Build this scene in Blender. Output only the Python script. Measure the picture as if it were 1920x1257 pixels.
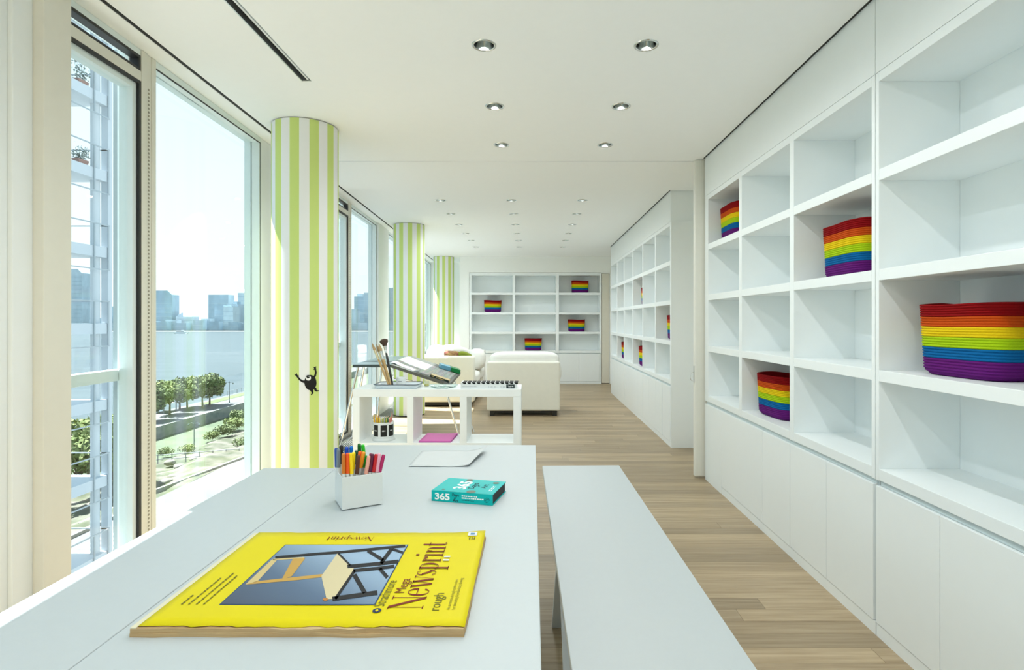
import bpy, bmesh, math, random
from mathutils import Vector, Matrix
random.seed(7)
PI = math.pi
for o in list(bpy.data.objects): bpy.data.objects.remove(o)
S = bpy.context.scene
COL = S.collection

# ------------------------------------------------------------------ camera, sky, sun, exposure
W_PX, H_PX, F_PX, VX, VY = 1920, 1257, 1050.0, 998.0, 602.0
CAMZ = 1.32
cam = bpy.data.objects.new('camera', bpy.data.cameras.new('camera'))
COL.objects.link(cam)
cam.location = (0, 0, CAMZ)
cam.rotation_euler = (PI / 2, 0, 0)
cam.data.sensor_width = 36
cam.data.sensor_fit = 'HORIZONTAL'
cam.data.lens = 36 * F_PX / W_PX
cam.data.shift_x = (W_PX / 2 - VX) / W_PX
cam.data.shift_y = (VY - H_PX / 2) / W_PX
cam.data.clip_start = 0.05
cam.data.clip_end = 8000
S.camera = cam

world = bpy.data.worlds.new('sky'); S.world = world
world.use_nodes = True
wt = world.node_tree; wt.nodes.clear()
w_out = wt.nodes.new('ShaderNodeOutputWorld')
w_bg = wt.nodes.new('ShaderNodeBackground')
w_tc = wt.nodes.new('ShaderNodeTexCoord')
w_sep = wt.nodes.new('ShaderNodeSeparateXYZ')
w_rmp = wt.nodes.new('ShaderNodeValToRGB')
wt.links.new(w_tc.outputs['Generated'], w_sep.inputs[0])
wt.links.new(w_sep.outputs['Z'], w_rmp.inputs[0])
wt.links.new(w_rmp.outputs[0], w_bg.inputs[0])
wt.links.new(w_bg.outputs[0], w_out.inputs[0])
cr = w_rmp.color_ramp
cr.elements[0].position = 0.0; cr.elements[0].color = (0.72, 0.81, 0.84, 1)
cr.elements[1].position = 1.0; cr.elements[1].color = (0.44, 0.62, 0.82, 1)
e = cr.elements.new(0.35); e.color = (0.56, 0.74, 0.84, 1)
w_bg.inputs[1].default_value = 0.97

SUN_ELEV, SUN_DIR = math.radians(61.5), Vector((0.982, -0.19, 0))
sd = SUN_DIR * math.cos(SUN_ELEV); sd.z = -math.sin(SUN_ELEV)
sun = bpy.data.objects.new('sun', bpy.data.lights.new('sun', 'SUN'))
COL.objects.link(sun)
sun.rotation_euler = sd.to_track_quat('-Z', 'Y').to_euler()
sun.data.energy = 12.5
sun.data.angle = 0.0093
sun.data.color = (0.97, 0.99, 1.0)

S.view_settings.view_transform = 'Standard'
S.view_settings.look = 'None'
S.view_settings.exposure = 0.80
FILL_W = 8.5            # fill spot added in each recessed downlight
S.view_settings.gamma = 1.0
S.view_settings.use_curve_mapping = False
S.cycles.use_denoising = True
S.cycles.diffuse_bounces = 8
S.cycles.max_bounces = 16
S.cycles.transparent_max_bounces = 24
S.cycles.caustics_reflective = False
S.cycles.caustics_refractive = False

# ------------------------------------------------------------------ materials
MATS = {}
def nodes_of(name):
    m = bpy.data.materials.new(name); m.use_nodes = True
    nt = m.node_tree
    b = nt.nodes['Principled BSDF']
    return m, nt, b
def mat(name, col, rough=0.5, metal=0.0, var=0.03, scale=18.0, bump=0.0, bscale=120.0, spec=0.5, sheen=0.0):
    """procedural paint / plastic / metal: base colour gently varied by noise, optional fine relief"""
    if name in MATS: return MATS[name]
    m, nt, b = nodes_of(name)
    L = nt.links
    tc = nt.nodes.new('ShaderNodeTexCoord')
    n = nt.nodes.new('ShaderNodeTexNoise'); n.inputs['Scale'].default_value = scale; n.inputs['Detail'].default_value = 3
    L.new(tc.outputs['Object'], n.inputs['Vector'])
    mx = nt.nodes.new('ShaderNodeMix'); mx.data_type = 'RGBA'
    mx.inputs[6].default_value = (*[max(0, c * (1 - var)) for c in col], 1)
    mx.inputs[7].default_value = (*[min(1, c * (1 + var)) for c in col], 1)
    L.new(n.outputs[0], mx.inputs[0]); L.new(mx.outputs[2], b.inputs['Base Color'])
    b.inputs['Roughness'].default_value = rough
    b.inputs['Metallic'].default_value = metal
    b.inputs['Specular IOR Level'].default_value = spec
    if sheen: b.inputs['Sheen Weight'].default_value = sheen
    if bump:
        n2 = nt.nodes.new('ShaderNodeTexNoise'); n2.inputs['Scale'].default_value = bscale; n2.inputs['Detail'].default_value = 2
        L.new(tc.outputs['Object'], n2.inputs['Vector'])
        bp = nt.nodes.new('ShaderNodeBump'); bp.inputs['Strength'].default_value = bump; bp.inputs['Distance'].default_value = 0.002
        L.new(n2.outputs[0], bp.inputs['Height']); L.new(bp.outputs[0], b.inputs['Normal'])
    MATS[name] = m
    return m
def glass_mat(name, tint=(0.965, 0.99, 0.985), refl=0.05):
    """thin pane: transparent with a weak fresnel reflection"""
    if name in MATS: return MATS[name]
    m = bpy.data.materials.new(name); m.use_nodes = True
    nt = m.node_tree; nt.nodes.clear(); L = nt.links
    out = nt.nodes.new('ShaderNodeOutputMaterial')
    tr = nt.nodes.new('ShaderNodeBsdfTransparent'); tr.inputs[0].default_value = (*tint, 1)
    gl = nt.nodes.new('ShaderNodeBsdfGlossy'); gl.inputs['Roughness'].default_value = 0.02
    fc = nt.nodes.new('ShaderNodeLayerWeight'); pw = nt.nodes.new('ShaderNodeMath'); pw.operation = 'POWER'; pw.inputs[1].default_value = 5.0
    fr = nt.nodes.new('ShaderNodeMath'); fr.operation = 'MULTIPLY_ADD'; fr.inputs[1].default_value = 0.5; fr.inputs[2].default_value = refl * 0.5
    L.new(fc.outputs['Facing'], pw.inputs[0]); L.new(pw.outputs[0], fr.inputs[0])
    mx = nt.nodes.new('ShaderNodeMixShader')
    L.new(fr.outputs[0], mx.inputs[0]); L.new(tr.outputs[0], mx.inputs[1]); L.new(gl.outputs[0], mx.inputs[2])
    L.new(mx.outputs[0], out.inputs[0])
    MATS[name] = m
    return m
def wood_floor_mat():
    m, nt, b = nodes_of('oak_plank'); L = nt.links
    oi = nt.nodes.new('ShaderNodeObjectInfo')
    tc = nt.nodes.new('ShaderNodeTexCoord')
    geo = nt.nodes.new('ShaderNodeNewGeometry')
    mp = nt.nodes.new('ShaderNodeMapping'); mp.inputs['Scale'].default_value = (1.1, 26, 26)
    add = nt.nodes.new('ShaderNodeVectorMath'); add.operation = 'ADD'
    ml = nt.nodes.new('ShaderNodeVectorMath'); ml.operation = 'SCALE'; ml.inputs[3].default_value = 37.0
    cmb = nt.nodes.new('ShaderNodeCombineXYZ')
    L.new(oi.outputs['Random'], cmb.inputs[0]); L.new(oi.outputs['Random'], cmb.inputs[2])
    L.new(cmb.outputs[0], ml.inputs[0])
    L.new(geo.outputs['Position'], add.inputs[0]); L.new(ml.outputs[0], add.inputs[1]); L.new(add.outputs[0], mp.inputs[0])
    n = nt.nodes.new('ShaderNodeTexNoise'); n.inputs['Scale'].default_value = 2.2; n.inputs['Detail'].default_value = 6; n.inputs['Roughness'].default_value = 0.62
    L.new(mp.outputs[0], n.inputs['Vector'])
    r = nt.nodes.new('ShaderNodeValToRGB')
    r.color_ramp.elements[0].position = 0.3; r.color_ramp.elements[0].color = (0.285, 0.205, 0.118, 1)
    r.color_ramp.elements[1].position = 0.72; r.color_ramp.elements[1].color = (0.455, 0.355, 0.228, 1)
    L.new(n.outputs[0], r.inputs[0])
    hs = nt.nodes.new('ShaderNodeHueSaturation')
    mr = nt.nodes.new('ShaderNodeMapRange'); mr.inputs[3].default_value = 0.78; mr.inputs[4].default_value = 1.16
    L.new(oi.outputs['Random'], mr.inputs[0]); L.new(mr.outputs[0], hs.inputs['Value'])
    L.new(r.outputs[0], hs.inputs['Color']); L.new(hs.outputs[0], b.inputs['Base Color'])
    b.inputs['Roughness'].default_value = 0.42
    bp = nt.nodes.new('ShaderNodeBump'); bp.inputs['Strength'].default_value = 0.12; bp.inputs['Distance'].default_value = 0.001
    L.new(n.outputs[0], bp.inputs['Height']); L.new(bp.outputs[0], b.inputs['Normal'])
    MATS['oak'] = m
    return m
def stripe_mat():
    """vertical green / white wallpaper stripes around a column (11 pairs), by angle in object space"""
    m, nt, b = nodes_of('stripe_paper'); L = nt.links
    tc = nt.nodes.new('ShaderNodeTexCoord'); sp = nt.nodes.new('ShaderNodeSeparateXYZ')
    L.new(tc.outputs['Object'], sp.inputs[0])
    at = nt.nodes.new('ShaderNodeMath'); at.operation = 'ARCTAN2'
    L.new(sp.outputs['Y'], at.inputs[0]); L.new(sp.outputs['X'], at.inputs[1])
    mu = nt.nodes.new('ShaderNodeMath'); mu.operation = 'MULTIPLY'; mu.inputs[1].default_value = 11.0
    L.new(at.outputs[0], mu.inputs[0])
    cs = nt.nodes.new('ShaderNodeMath'); cs.operation = 'COSINE'; L.new(mu.outputs[0], cs.inputs[0])
    gt = nt.nodes.new('ShaderNodeMath'); gt.operation = 'GREATER_THAN'; gt.inputs[1].default_value = 0.03
    L.new(cs.outputs[0], gt.inputs[0])
    mx = nt.nodes.new('ShaderNodeMix'); mx.data_type = 'RGBA'
    mx.inputs[6].default_value = (0.80, 0.81, 0.81, 1); mx.inputs[7].default_value = (0.56, 0.69, 0.20, 1)
    L.new(gt.outputs[0], mx.inputs[0]); L.new(mx.outputs[2], b.inputs['Base Color'])
    b.inputs['Roughness'].default_value = 0.6
    MATS['stripe'] = m
    return m
def chart_mat():
    """printed colour chart: fine slanted coloured lines on pale paper"""
    m, nt, b = nodes_of('colour_chart'); L = nt.links
    tc = nt.nodes.new('ShaderNodeTexCoord'); mp = nt.nodes.new('ShaderNodeMapping')
    mp.inputs['Rotation'].default_value = (0, 0, 0.35); mp.inputs['Scale'].default_value = (95, 2.5, 1)
    L.new(tc.outputs['Object'], mp.inputs[0])
    n = nt.nodes.new('ShaderNodeTexWhiteNoise'); n.noise_dimensions = '2D'
    fl = nt.nodes.new('ShaderNodeVectorMath'); fl.operation = 'FLOOR'
    L.new(mp.outputs[0], fl.inputs[0]); L.new(fl.outputs[0], n.inputs['Vector'])
    hs = nt.nodes.new('ShaderNodeHueSaturation'); hs.inputs['Saturation'].default_value = 0.5; hs.inputs['Value'].default_value = 0.36
    L.new(n.outputs['Color'], hs.inputs['Color'])
    mx = nt.nodes.new('ShaderNodeMix'); mx.data_type = 'RGBA'; mx.inputs[0].default_value = 0.55
    mx.inputs[6].default_value = (0.30, 0.32, 0.29, 1)
    L.new(hs.outputs[0], mx.inputs[7]); L.new(mx.outputs[2], b.inputs['Base Color'])
    b.inputs['Roughness'].default_value = 0.5
    MATS['chart'] = m
    return m
def print_photo_mat():
    """studio backdrop printed on the pad cover: slate blue fading to pale blue"""
    m, nt, b = nodes_of('printed_backdrop'); L = nt.links
    tc = nt.nodes.new('ShaderNodeTexCoord'); mp = nt.nodes.new('ShaderNodeMapping')
    mp.inputs['Rotation'].default_value = (0, 0, -0.9)
    L.new(tc.outputs['Generated'], mp.inputs[0])
    g = nt.nodes.new('ShaderNodeTexGradient'); L.new(mp.outputs[0], g.inputs[0])
    r = nt.nodes.new('ShaderNodeValToRGB')
    r.color_ramp.elements[0].position = 0.0; r.color_ramp.elements[0].color = (0.045, 0.06, 0.10, 1)
    r.color_ramp.elements[1].position = 1.0; r.color_ramp.elements[1].color = (0.28, 0.40, 0.54, 1)
    e = r.color_ramp.elements.new(0.45); e.color = (0.075, 0.125, 0.21, 1)
    L.new(g.outputs[0], r.inputs[0]); L.new(r.outputs[0], b.inputs['Base Color'])
    b.inputs['Roughness'].default_value = 0.55
    MATS['backdrop'] = m
    return m
def layered_paper_mat():
    """edge of a thick stack of newsprint: thin horizontal leaves"""
    m, nt, b = nodes_of('paper_edge'); L = nt.links
    tc = nt.nodes.new('ShaderNodeTexCoord'); mp = nt.nodes.new('ShaderNodeMapping'); mp.inputs['Scale'].default_value = (2.5, 2.5, 520)
    L.new(tc.outputs['Object'], mp.inputs[0])
    n = nt.nodes.new('ShaderNodeTexNoise'); n.inputs['Scale'].default_value = 1.6; n.inputs['Detail'].default_value = 4
    L.new(mp.outputs[0], n.inputs['Vector'])
    r = nt.nodes.new('ShaderNodeValToRGB')
    r.color_ramp.elements[0].position = 0.32; r.color_ramp.elements[0].color = (0.36, 0.22, 0.09, 1)
    r.color_ramp.elements[1].position = 0.66; r.color_ramp.elements[1].color = (0.56, 0.41, 0.22, 1)
    L.new(n.outputs[0], r.inputs[0]); L.new(r.outputs[0], b.inputs['Base Color'])
    b.inputs['Roughness'].default_value = 0.8
    MATS['paper_edge'] = m
    return m
def noise2_mat(name, c0, c1, scale=4.0, rough=0.9, stretch=(1, 1, 1), bump=0.0, lo=0.35, hi=0.65):
    if name in MATS: return MATS[name]
    m, nt, b = nodes_of(name); L = nt.links
    geo = nt.nodes.new('ShaderNodeNewGeometry'); mp = nt.nodes.new('ShaderNodeMapping'); mp.inputs['Scale'].default_value = stretch
    L.new(geo.outputs['Position'], mp.inputs[0])
    n = nt.nodes.new('ShaderNodeTexNoise'); n.inputs['Scale'].default_value = scale; n.inputs['Detail'].default_value = 5
    L.new(mp.outputs[0], n.inputs['Vector'])
    r = nt.nodes.new('ShaderNodeValToRGB')
    r.color_ramp.elements[0].position = lo; r.color_ramp.elements[0].color = (*c0, 1)
    r.color_ramp.elements[1].position = hi; r.color_ramp.elements[1].color = (*c1, 1)
    L.new(n.outputs[0], r.inputs[0]); L.new(r.outputs[0], b.inputs['Base Color'])
    b.inputs['Roughness'].default_value = rough
    if bump:
        bp = nt.nodes.new('ShaderNodeBump'); bp.inputs['Strength'].default_value = bump; bp.inputs['Distance'].default_value = 0.3
        L.new(n.outputs[0], bp.inputs['Height']); L.new(bp.outputs[0], b.inputs['Normal'])
    MATS[name] = m
    return m

M_CEIL = mat('ceiling_paint', (0.915, 0.93, 0.935), 0.85, var=0.01)
M_WALL = mat('wall_paint', (0.88, 0.89, 0.87), 0.8, var=0.01)
M_CAB = mat('cabinet_lacquer', (0.83, 0.865, 0.87), 0.38, var=0.01)
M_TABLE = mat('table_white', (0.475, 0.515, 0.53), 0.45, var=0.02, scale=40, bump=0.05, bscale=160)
M_FRAME = mat('window_frame_white', (0.78, 0.81, 0.81), 0.4, var=0.02)
M_FRAME_C = mat('window_frame_cream', (0.70, 0.685, 0.61), 0.45, var=0.03)
M_FRAME_OUT = mat('window_frame_outer', (0.72, 0.80, 0.80), 0.35, var=0.02)
M_BLACK = mat('black_rubber', (0.012, 0.013, 0.015), 0.5, var=0.1)
M_DARK = mat('gap_black', (0.02, 0.02, 0.018), 0.8)
M_CHROME = mat('chrome', (0.82, 0.83, 0.83), 0.12, 1.0, var=0.02)
M_ALU = mat('brushed_aluminium', (0.6, 0.62, 0.62), 0.35, 1.0)
M_REFL = mat('reflector', (0.62, 0.64, 0.62), 0.14, 1.0)
M_OAK = wood_floor_mat()
M_STRIPE = stripe_mat()
M_SOFA = mat('cream_linen', (0.80, 0.785, 0.70), 0.9, var=0.03, bump=0.25, bscale=500, sheen=0.2)
M_SOFA_W = mat('white_linen', (0.84, 0.84, 0.80), 0.9, var=0.02, bump=0.25, bscale=500, sheen=0.2)
M_DFOOT = mat('dark_foot', (0.02, 0.018, 0.015), 0.5)
M_GLASS = glass_mat('window_glass')
M_BEAD = mat('blind_chain', (0.30, 0.28, 0.22), 0.5)
def flat(name, c, rough=0.6, **k): return mat(name, c, rough, var=0.03, spec=0.22, **k)

# ------------------------------------------------------------------ mesh helpers
class MB:
    def __init__(s): s.v = []; s.f = []; s.mi = []; s.sm = []
    def add(s, vs, fs, mi=0, smooth=False):
        o = len(s.v); s.v += [tuple(p) for p in vs]
        for f in fs: s.f.append([i + o for i in f]); s.mi.append(mi); s.sm.append(smooth)
        return s
    def box(s, x0, x1, y0, y1, z0, z1, mi=0):
        if x0 > x1: x0, x1 = x1, x0
        if y0 > y1: y0, y1 = y1, y0
        if z0 > z1: z0, z1 = z1, z0
        return s.add([(x0, y0, z0), (x1, y0, z0), (x1, y1, z0), (x0, y1, z0), (x0, y0, z1), (x1, y0, z1), (x1, y1, z1), (x0, y1, z1)],
                     [(0, 3, 2, 1), (4, 5, 6, 7), (0, 1, 5, 4), (1, 2, 6, 5), (2, 3, 7, 6), (3, 0, 4, 7)], mi)
    def prism(s, poly, z0, z1, mi=0):
        n = len(poly)
        a = sum(poly[i][0] * poly[(i + 1) % n][1] - poly[(i + 1) % n][0] * poly[i][1] for i in range(n))
        if a < 0: poly = poly[::-1]
        vs = [(p[0], p[1], z0) for p in poly] + [(p[0], p[1], z1) for p in poly]
        fs = [tuple(range(n))[::-1], tuple(range(n, 2 * n))] + [(i, (i + 1) % n, n + (i + 1) % n, n + i) for i in range(n)]
        return s.add(vs, fs, mi)
    def hexa(s, p, mi=0):
        """8 points: bottom ring of 4, then top ring of 4"""
        return s.add(p, [(0, 3, 2, 1), (4, 5, 6, 7), (0, 1, 5, 4), (1, 2, 6, 5), (2, 3, 7, 6), (3, 0, 4, 7)], mi)
    def tube(s, pts, r, n=8, mi=0, cap=True):
        pts = [Vector(p) for p in pts]
        rs = r if isinstance(r, (list, tuple)) else [r] * len(pts)
        vs = []; up = None
        for i, p in enumerate(pts):
            t = (pts[min(i + 1, len(pts) - 1)] - pts[max(i - 1, 0)]).normalized()
            if up is None: up = Vector((0, 0, 1)) if abs(t.z) < 0.9 else Vector((1, 0, 0))
            a = t.cross(up).normalized(); b = a.cross(t).normalized(); up = b
            for k in range(n):
                q = 2 * PI * k / n
                vs.append(p + a * (math.cos(q) * rs[i]) + b * (math.sin(q) * rs[i]))
        fs = [(i * n + k, i * n + (k + 1) % n, (i + 1) * n + (k + 1) % n, (i + 1) * n + k) for i in range(len(pts) - 1) for k in range(n)]
        s.add(vs, fs, mi, True)
        if cap:
            m = len(pts) - 1
            s.add([vs[k] for k in range(n)], [tuple(range(n))[::-1]], mi)
            s.add([vs[m * n + k] for k in range(n)], [tuple(range(n))], mi)
        return s
    def lathe(s, prof, n=24, c=(0, 0, 0), mi=0, smooth=True):
        vs = [(c[0] + r * math.cos(2 * PI * k / n), c[1] + r * math.sin(2 * PI * k / n), c[2] + z) for r, z in prof for k in range(n)]
        fs = [(i * n + k, i * n + (k + 1) % n, (i + 1) * n + (k + 1) % n, (i + 1) * n + k) for i in range(len(prof) - 1) for k in range(n)]
        return s.add(vs, fs, mi, smooth)
    def grid(s, fn, nu, nv, mi=0, smooth=True):
        vs = [fn(i / nu, j / nv) for j in range(nv + 1) for i in range(nu + 1)]
        fs = [(j * (nu + 1) + i, j * (nu + 1) + i + 1, (j + 1) * (nu + 1) + i + 1, (j + 1) * (nu + 1) + i) for j in range(nv) for i in range(nu)]
        return s.add(vs, fs, mi, smooth)
    def mesh(s, name, mats):
        me = bpy.data.meshes.new(name)
        me.from_pydata(s.v, [], s.f)
        for m in (mats if isinstance(mats, (list, tuple)) else [mats]): me.materials.append(m)
        me.polygons.foreach_set('material_index', s.mi)
        me.polygons.foreach_set('use_smooth', s.sm)
        me.update()
        return me
    def build(s, name, mats, parent=None, bev=0.0, seg=2, loc=None):
        return link(name, s.mesh(name, mats), parent, bev, seg, loc)
def link(name, me, parent=None, bev=0.0, seg=2, loc=None):
    o = bpy.data.objects.new(name, me); COL.objects.link(o)
    if parent: o.parent = parent
    if loc: o.location = loc
    if bev:
        md = o.modifiers.new('bevel', 'BEVEL'); md.width = bev; md.segments = seg; md.limit_method = 'ANGLE'
    return o
def tag(o, label=None, cat=None, group=None, kind=None):
    if label: o['label'] = label
    if cat: o['category'] = cat
    if group: o['group'] = group
    if kind: o['kind'] = kind
    return o
def thing(name, label, cat, loc=(0, 0, 0), rz=0.0, group=None, kind=None):
    o = bpy.data.objects.new(name, None); COL.objects.link(o)
    o.location = loc; o.rotation_euler = (0, 0, rz); o.empty_display_size = 0.1
    return tag(o, label, cat, group, kind)
def box(name, m, parent, x0, x1, y0, y1, z0, z1, bev=0.0, seg=2):
    return MB().box(x0, x1, y0, y1, z0, z1).build(name, m, parent, bev, seg)
def copy_tree(o, parent=None):
    c = o.copy(); COL.objects.link(c); c.parent = parent
    for ch in list(o.children): copy_tree(ch, c)
    return c
def soft_block(sx, sy, sz, r=0.3, n=10, puff=0.0, p=4.0):
    """a stuffed, rounded block centred on the origin (superellipsoid-like)"""
    mb = MB()
    for ax in range(3):
        for sg in (-1, 1):
            def fn(u, v, ax=ax, sg=sg):
                a, b = 2 * u - 1, 2 * v - 1
                q = [0, 0, 0]; q[ax] = sg; q[(ax + 1) % 3] = a * sg; q[(ax + 2) % 3] = b
                nn = (abs(q[0]) ** p + abs(q[1]) ** p + abs(q[2]) ** p) ** (1 / p)
                q = [c / nn for c in q]
                return (q[0] * sx / 2, q[1] * sy / 2, q[2] * sz / 2)
            mb.grid(fn, n, n)
    return mb
def merge(mb, d=1e-5):
    bm = bmesh.new(); me = mb.mesh('t', [M_CAB]); bm.from_mesh(me)
    bmesh.ops.remove_doubles(bm, verts=bm.verts, dist=d); bm.to_mesh(me); bm.free()
    return me
def text_mesh(body, width=None, size=1.0, bold=0.0, font_h=None):
    c = bpy.data.curves.new('t', 'FONT'); c.body = body; c.size = size; c.offset = bold
    c.resolution_u = 3
    o = bpy.data.objects.new('t', c); COL.objects.link(o)
    bpy.context.view_layer.update()
    me = bpy.data.meshes.new_from_object(o.evaluated_get(bpy.context.evaluated_depsgraph_get()))
    bpy.data.objects.remove(o)
    xs = [v.co.x for v in me.vertices]; ys = [v.co.y for v in me.vertices]
    x0, y0 = min(xs), 0.0
    sx = width / (max(xs) - x0) if width else 1.0
    sy = font_h / max(ys) if font_h else 1.0
    for v in me.vertices: v.co = ((v.co.x - x0) * sx, v.co.y * sy, 0)
    return me
def put_text(name, body, m, parent, origin, udir, vdir, width, height, bold=0.0):
    """flat printed text: origin + udir reading direction + vdir up (parent space)"""
    me = text_mesh(body, width, 1.0, bold, height)
    u, v = Vector(udir).normalized(), Vector(vdir).normalized()
    for q in me.vertices: q.co = Vector(origin) + u * q.co.x + v * q.co.y
    me.materials.clear(); me.materials.append(m); me.name = name
    return link(name, me, parent)
def P(x, y, Y):
    """point on the photo's ray (x, y) at depth Y"""
    return Vector(((x - VX) * Y / F_PX, Y, CAMZ - (y - VY) * Y / F_PX))
def PZ(x, y, z):
    """point where the photo's ray meets the horizontal plane z"""
    return P(x, y, (CAMZ - z) * F_PX / (y - VY))

CEIL = 2.675
XR = 1.44                 # front of the bookcases on the right
WS = -0.039               # slant of the window wall
WROT = math.atan(-WS)     # its rotation about z
def wall_pt(n, s, z=0.0):
    c, q = math.cos(WROT), math.sin(WROT)
    return Vector((-1.72 + n * c - s * q, n * q + s * c, z))

# ------------------------------------------------------------------ floor
floor = MB().prism([(-1.955 + WS * -3.2, -3.2), (2.9, -3.2), (2.9, 13.2), (-1.955 + WS * 13.2, 13.2)], -0.14, -0.016).build('floor', mat('subfloor', (0.16, 0.11, 0.06), 0.9))
tag(floor, 'pale oak plank floor running across the room', 'floor', kind='structure')
PW = 0.1005
y = 0.35; k = 0
while y < 12.9:
    xl = -1.72 + WS * (y + PW) - 0.115
    xr = 1.82
    cuts = [xl]
    c = xl + random.uniform(0.5, 2.6)
    while c < xr - 0.35:
        cuts.append(c); c += random.uniform(1.7, 2.7)
    cuts.append(xr)
    if y < 1.9: cuts = [xl, xr]
    for a, b in zip(cuts, cuts[1:]):
        g = 0.0007
        MB().box(a + g, b - g, y + g, y + PW - g, -0.016, 0.0).build('plank', M_OAK, floor)
    y += PW; k += 1
rest = box('plank_rear', M_OAK, floor, -1.9, 1.82, -3.1, 0.345, -0.016, 0.0)

# ------------------------------------------------------------------ ceiling
def fill_outline(name, outlines, z0, th, m):
    cu = bpy.data.curves.new(name, 'CURVE'); cu.dimensions = '2D'; cu.fill_mode = 'BOTH'; cu.extrude = th / 2
    for pts in outlines:
        sp = cu.splines.new('POLY'); sp.points.add(len(pts) - 1)
        for q, p in zip(sp.points, pts): q.co = (p[0], p[1], 0, 1)
        sp.use_cyclic_u = True
    o = bpy.data.objects.new(name, cu); COL.objects.link(o); bpy.context.view_layer.update()
    me = bpy.data.meshes.new_from_object(o.evaluated_get(bpy.context.evaluated_depsgraph_get()))
    bpy.data.objects.remove(o)
    for v in me.vertices: v.co.z += z0 + th / 2
    me.materials.clear(); me.materials.append(m); me.name = name
    return me
def circle(cx, cy, r, n=28): return [(cx + r * math.cos(2 * PI * k / n), cy + r * math.sin(2 * PI * k / n)) for k in range(n)]
def wl(n, yy): return (-1.72 + n + WS * yy, yy)
DL_R = 0.053
near_dl = [(x, yy) for yy in (2.752, 3.535, 4.311, 1.97, 1.19, 0.4, -0.4, -1.2) for x in (-0.237, 0.56)]
far_dl = [(x, yy) for yy in (6.295, 7.078, 7.861, 8.675, 9.44, 10.28) for x in (-1.03, -0.235, 0.562)]
slot = [(-1.303, 0.9), (-1.247, 0.9), (-1.247, 3.165), (-1.303, 3.165)]
XC = XR - 0.016
near_out = [wl(0.008, -3.2), (XC, -3.2), (XC, 4.68), (1.80, 4.68), (1.80, 4.752), wl(0.008, 4.752)]
far_out = [wl(0.008, 4.768), (1.80, 4.768), (1.80, 5.815), (XC, 5.815), (XC, 10.27), (2.0, 10.27), (2.0, 11.75), (-1.52, 11.75), (-1.52, 13.0), wl(0.008, 13.0)]
ceil_o = link('ceiling', fill_outline('ceiling', [near_out, slot] + [circle(*c, DL_R) for c in near_dl], CEIL, 0.03, M_CEIL))
tag(ceil_o, 'smooth white ceiling with recessed downlights', 'ceiling', kind='structure')
link('ceiling_panel', fill_outline('ceiling_panel', [far_out] + [circle(*c, DL_R) for c in far_dl], CEIL, 0.03, M_CEIL), ceil_o)
MB().prism([wl(-0.23, -3.2), wl(-0.016, -3.2), wl(-0.016, 13.0), wl(-0.23, 13.0)], CEIL, CEIL + 0.03).build('window_header', M_CEIL, ceil_o)
# black fill painting the shade in the ceiling gaps, and the slab above everything
MB().prism([wl(-0.0165, -3.2), wl(0.0085, -3.2), wl(0.0085, 13.0), wl(-0.0165, 13.0)], CEIL + 0.003, CEIL + 0.05).build('slot_black', M_DARK, ceil_o)
MB().box(XC, XR - 0.0002, -3.2, 4.68, CEIL + 0.003, CEIL + 0.05).box(XC, XR - 0.0002, 5.83, 10.27, CEIL + 0.003, CEIL + 0.05).build('slot_black', M_DARK, ceil_o)
MB().box(-1.6, 1.8, 4.70, 4.80, CEIL + 0.02, CEIL + 0.05).build('track_backing', M_CEIL, ceil_o)
MB().prism([wl(-0.235, -3.2), (2.9, -3.2), (2.9, 13.2), wl(-0.235, 13.2)], CEIL + 0.20, CEIL + 0.50).build('slab', M_CEIL, ceil_o)
# air slot in the ceiling
ad = thing('ceiling_diffuser', 'long narrow slot air diffuser with black gaps in the ceiling', 'air vent', (-1.275, 2.0, CEIL))
MB().box(-0.03, 0.03, -1.11, 1.17, 0.045, 0.06).build('slot_black', M_DARK, ad)
MB().box(0.008, 0.018, -1.09, 1.15, 0.002, 0.03).build('centre_bar', M_FRAME, ad)
MB().box(-0.028, -0.022, -1.09, 1.16, 0.0, 0.04).build('edge_strip', M_ALU, ad)
MB().box(-0.022, 0.027, 1.157, 1.164, 0.0, 0.04).build('end_cap', M_ALU, ad)
# downlights
dl = thing('downlight', 'x', 'ceiling light', (*near_dl[0], CEIL), 0, 'recessed ceiling downlights')
MB().lathe([(DL_R - 0.004, -0.001), (DL_R - 0.001, -0.004), (DL_R + 0.006, -0.003), (DL_R + 0.008, 0.0)], 28).build('trim_ring', M_REFL, dl)
MB().lathe([(DL_R - 0.003, -0.001), (DL_R - 0.006, 0.02), (DL_R - 0.010, 0.05), (DL_R - 0.020, 0.10), (0.0, 0.105)], 28).build('reflector', M_REFL, dl)
MB().lathe([(0.0, 0.062), (0.012, 0.063), (0.018, 0.072), (0.019, 0.098)], 16).build('bulb', mat('frosted_bulb', (0.45, 0.46, 0.45), 0.4), dl)
def add_fill(o):  # spot added to brighten the room; the fixtures themselves look unlit
    ld = bpy.data.lights.new('downlight_fill', 'SPOT'); ld.energy = FILL_W; ld.spot_size = math.radians(178); ld.spot_blend = 0.85
    ld.shadow_soft_size = 0.018; ld.color = (0.94, 0.99, 1.0)
    q = bpy.data.objects.new('lamp', ld); COL.objects.link(q); q.parent = o; q.location = (0, 0, 0.004)
ordn = ['nearest', 'second', 'third', 'fourth', 'fifth', 'sixth']
for i, c in enumerate(near_dl):
    o = dl if i == 0 else copy_tree(dl)
    o.location = (*c, CEIL)
    o['label'] = 'chrome downlight in the near ceiling, %s one of the %s pair' % (('left', 'right')[i % 2], ('nearest visible', 'middle visible', 'farthest', 'first overhead', 'second overhead', 'third overhead', 'fourth overhead', 'rearmost')[i // 2])
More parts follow.
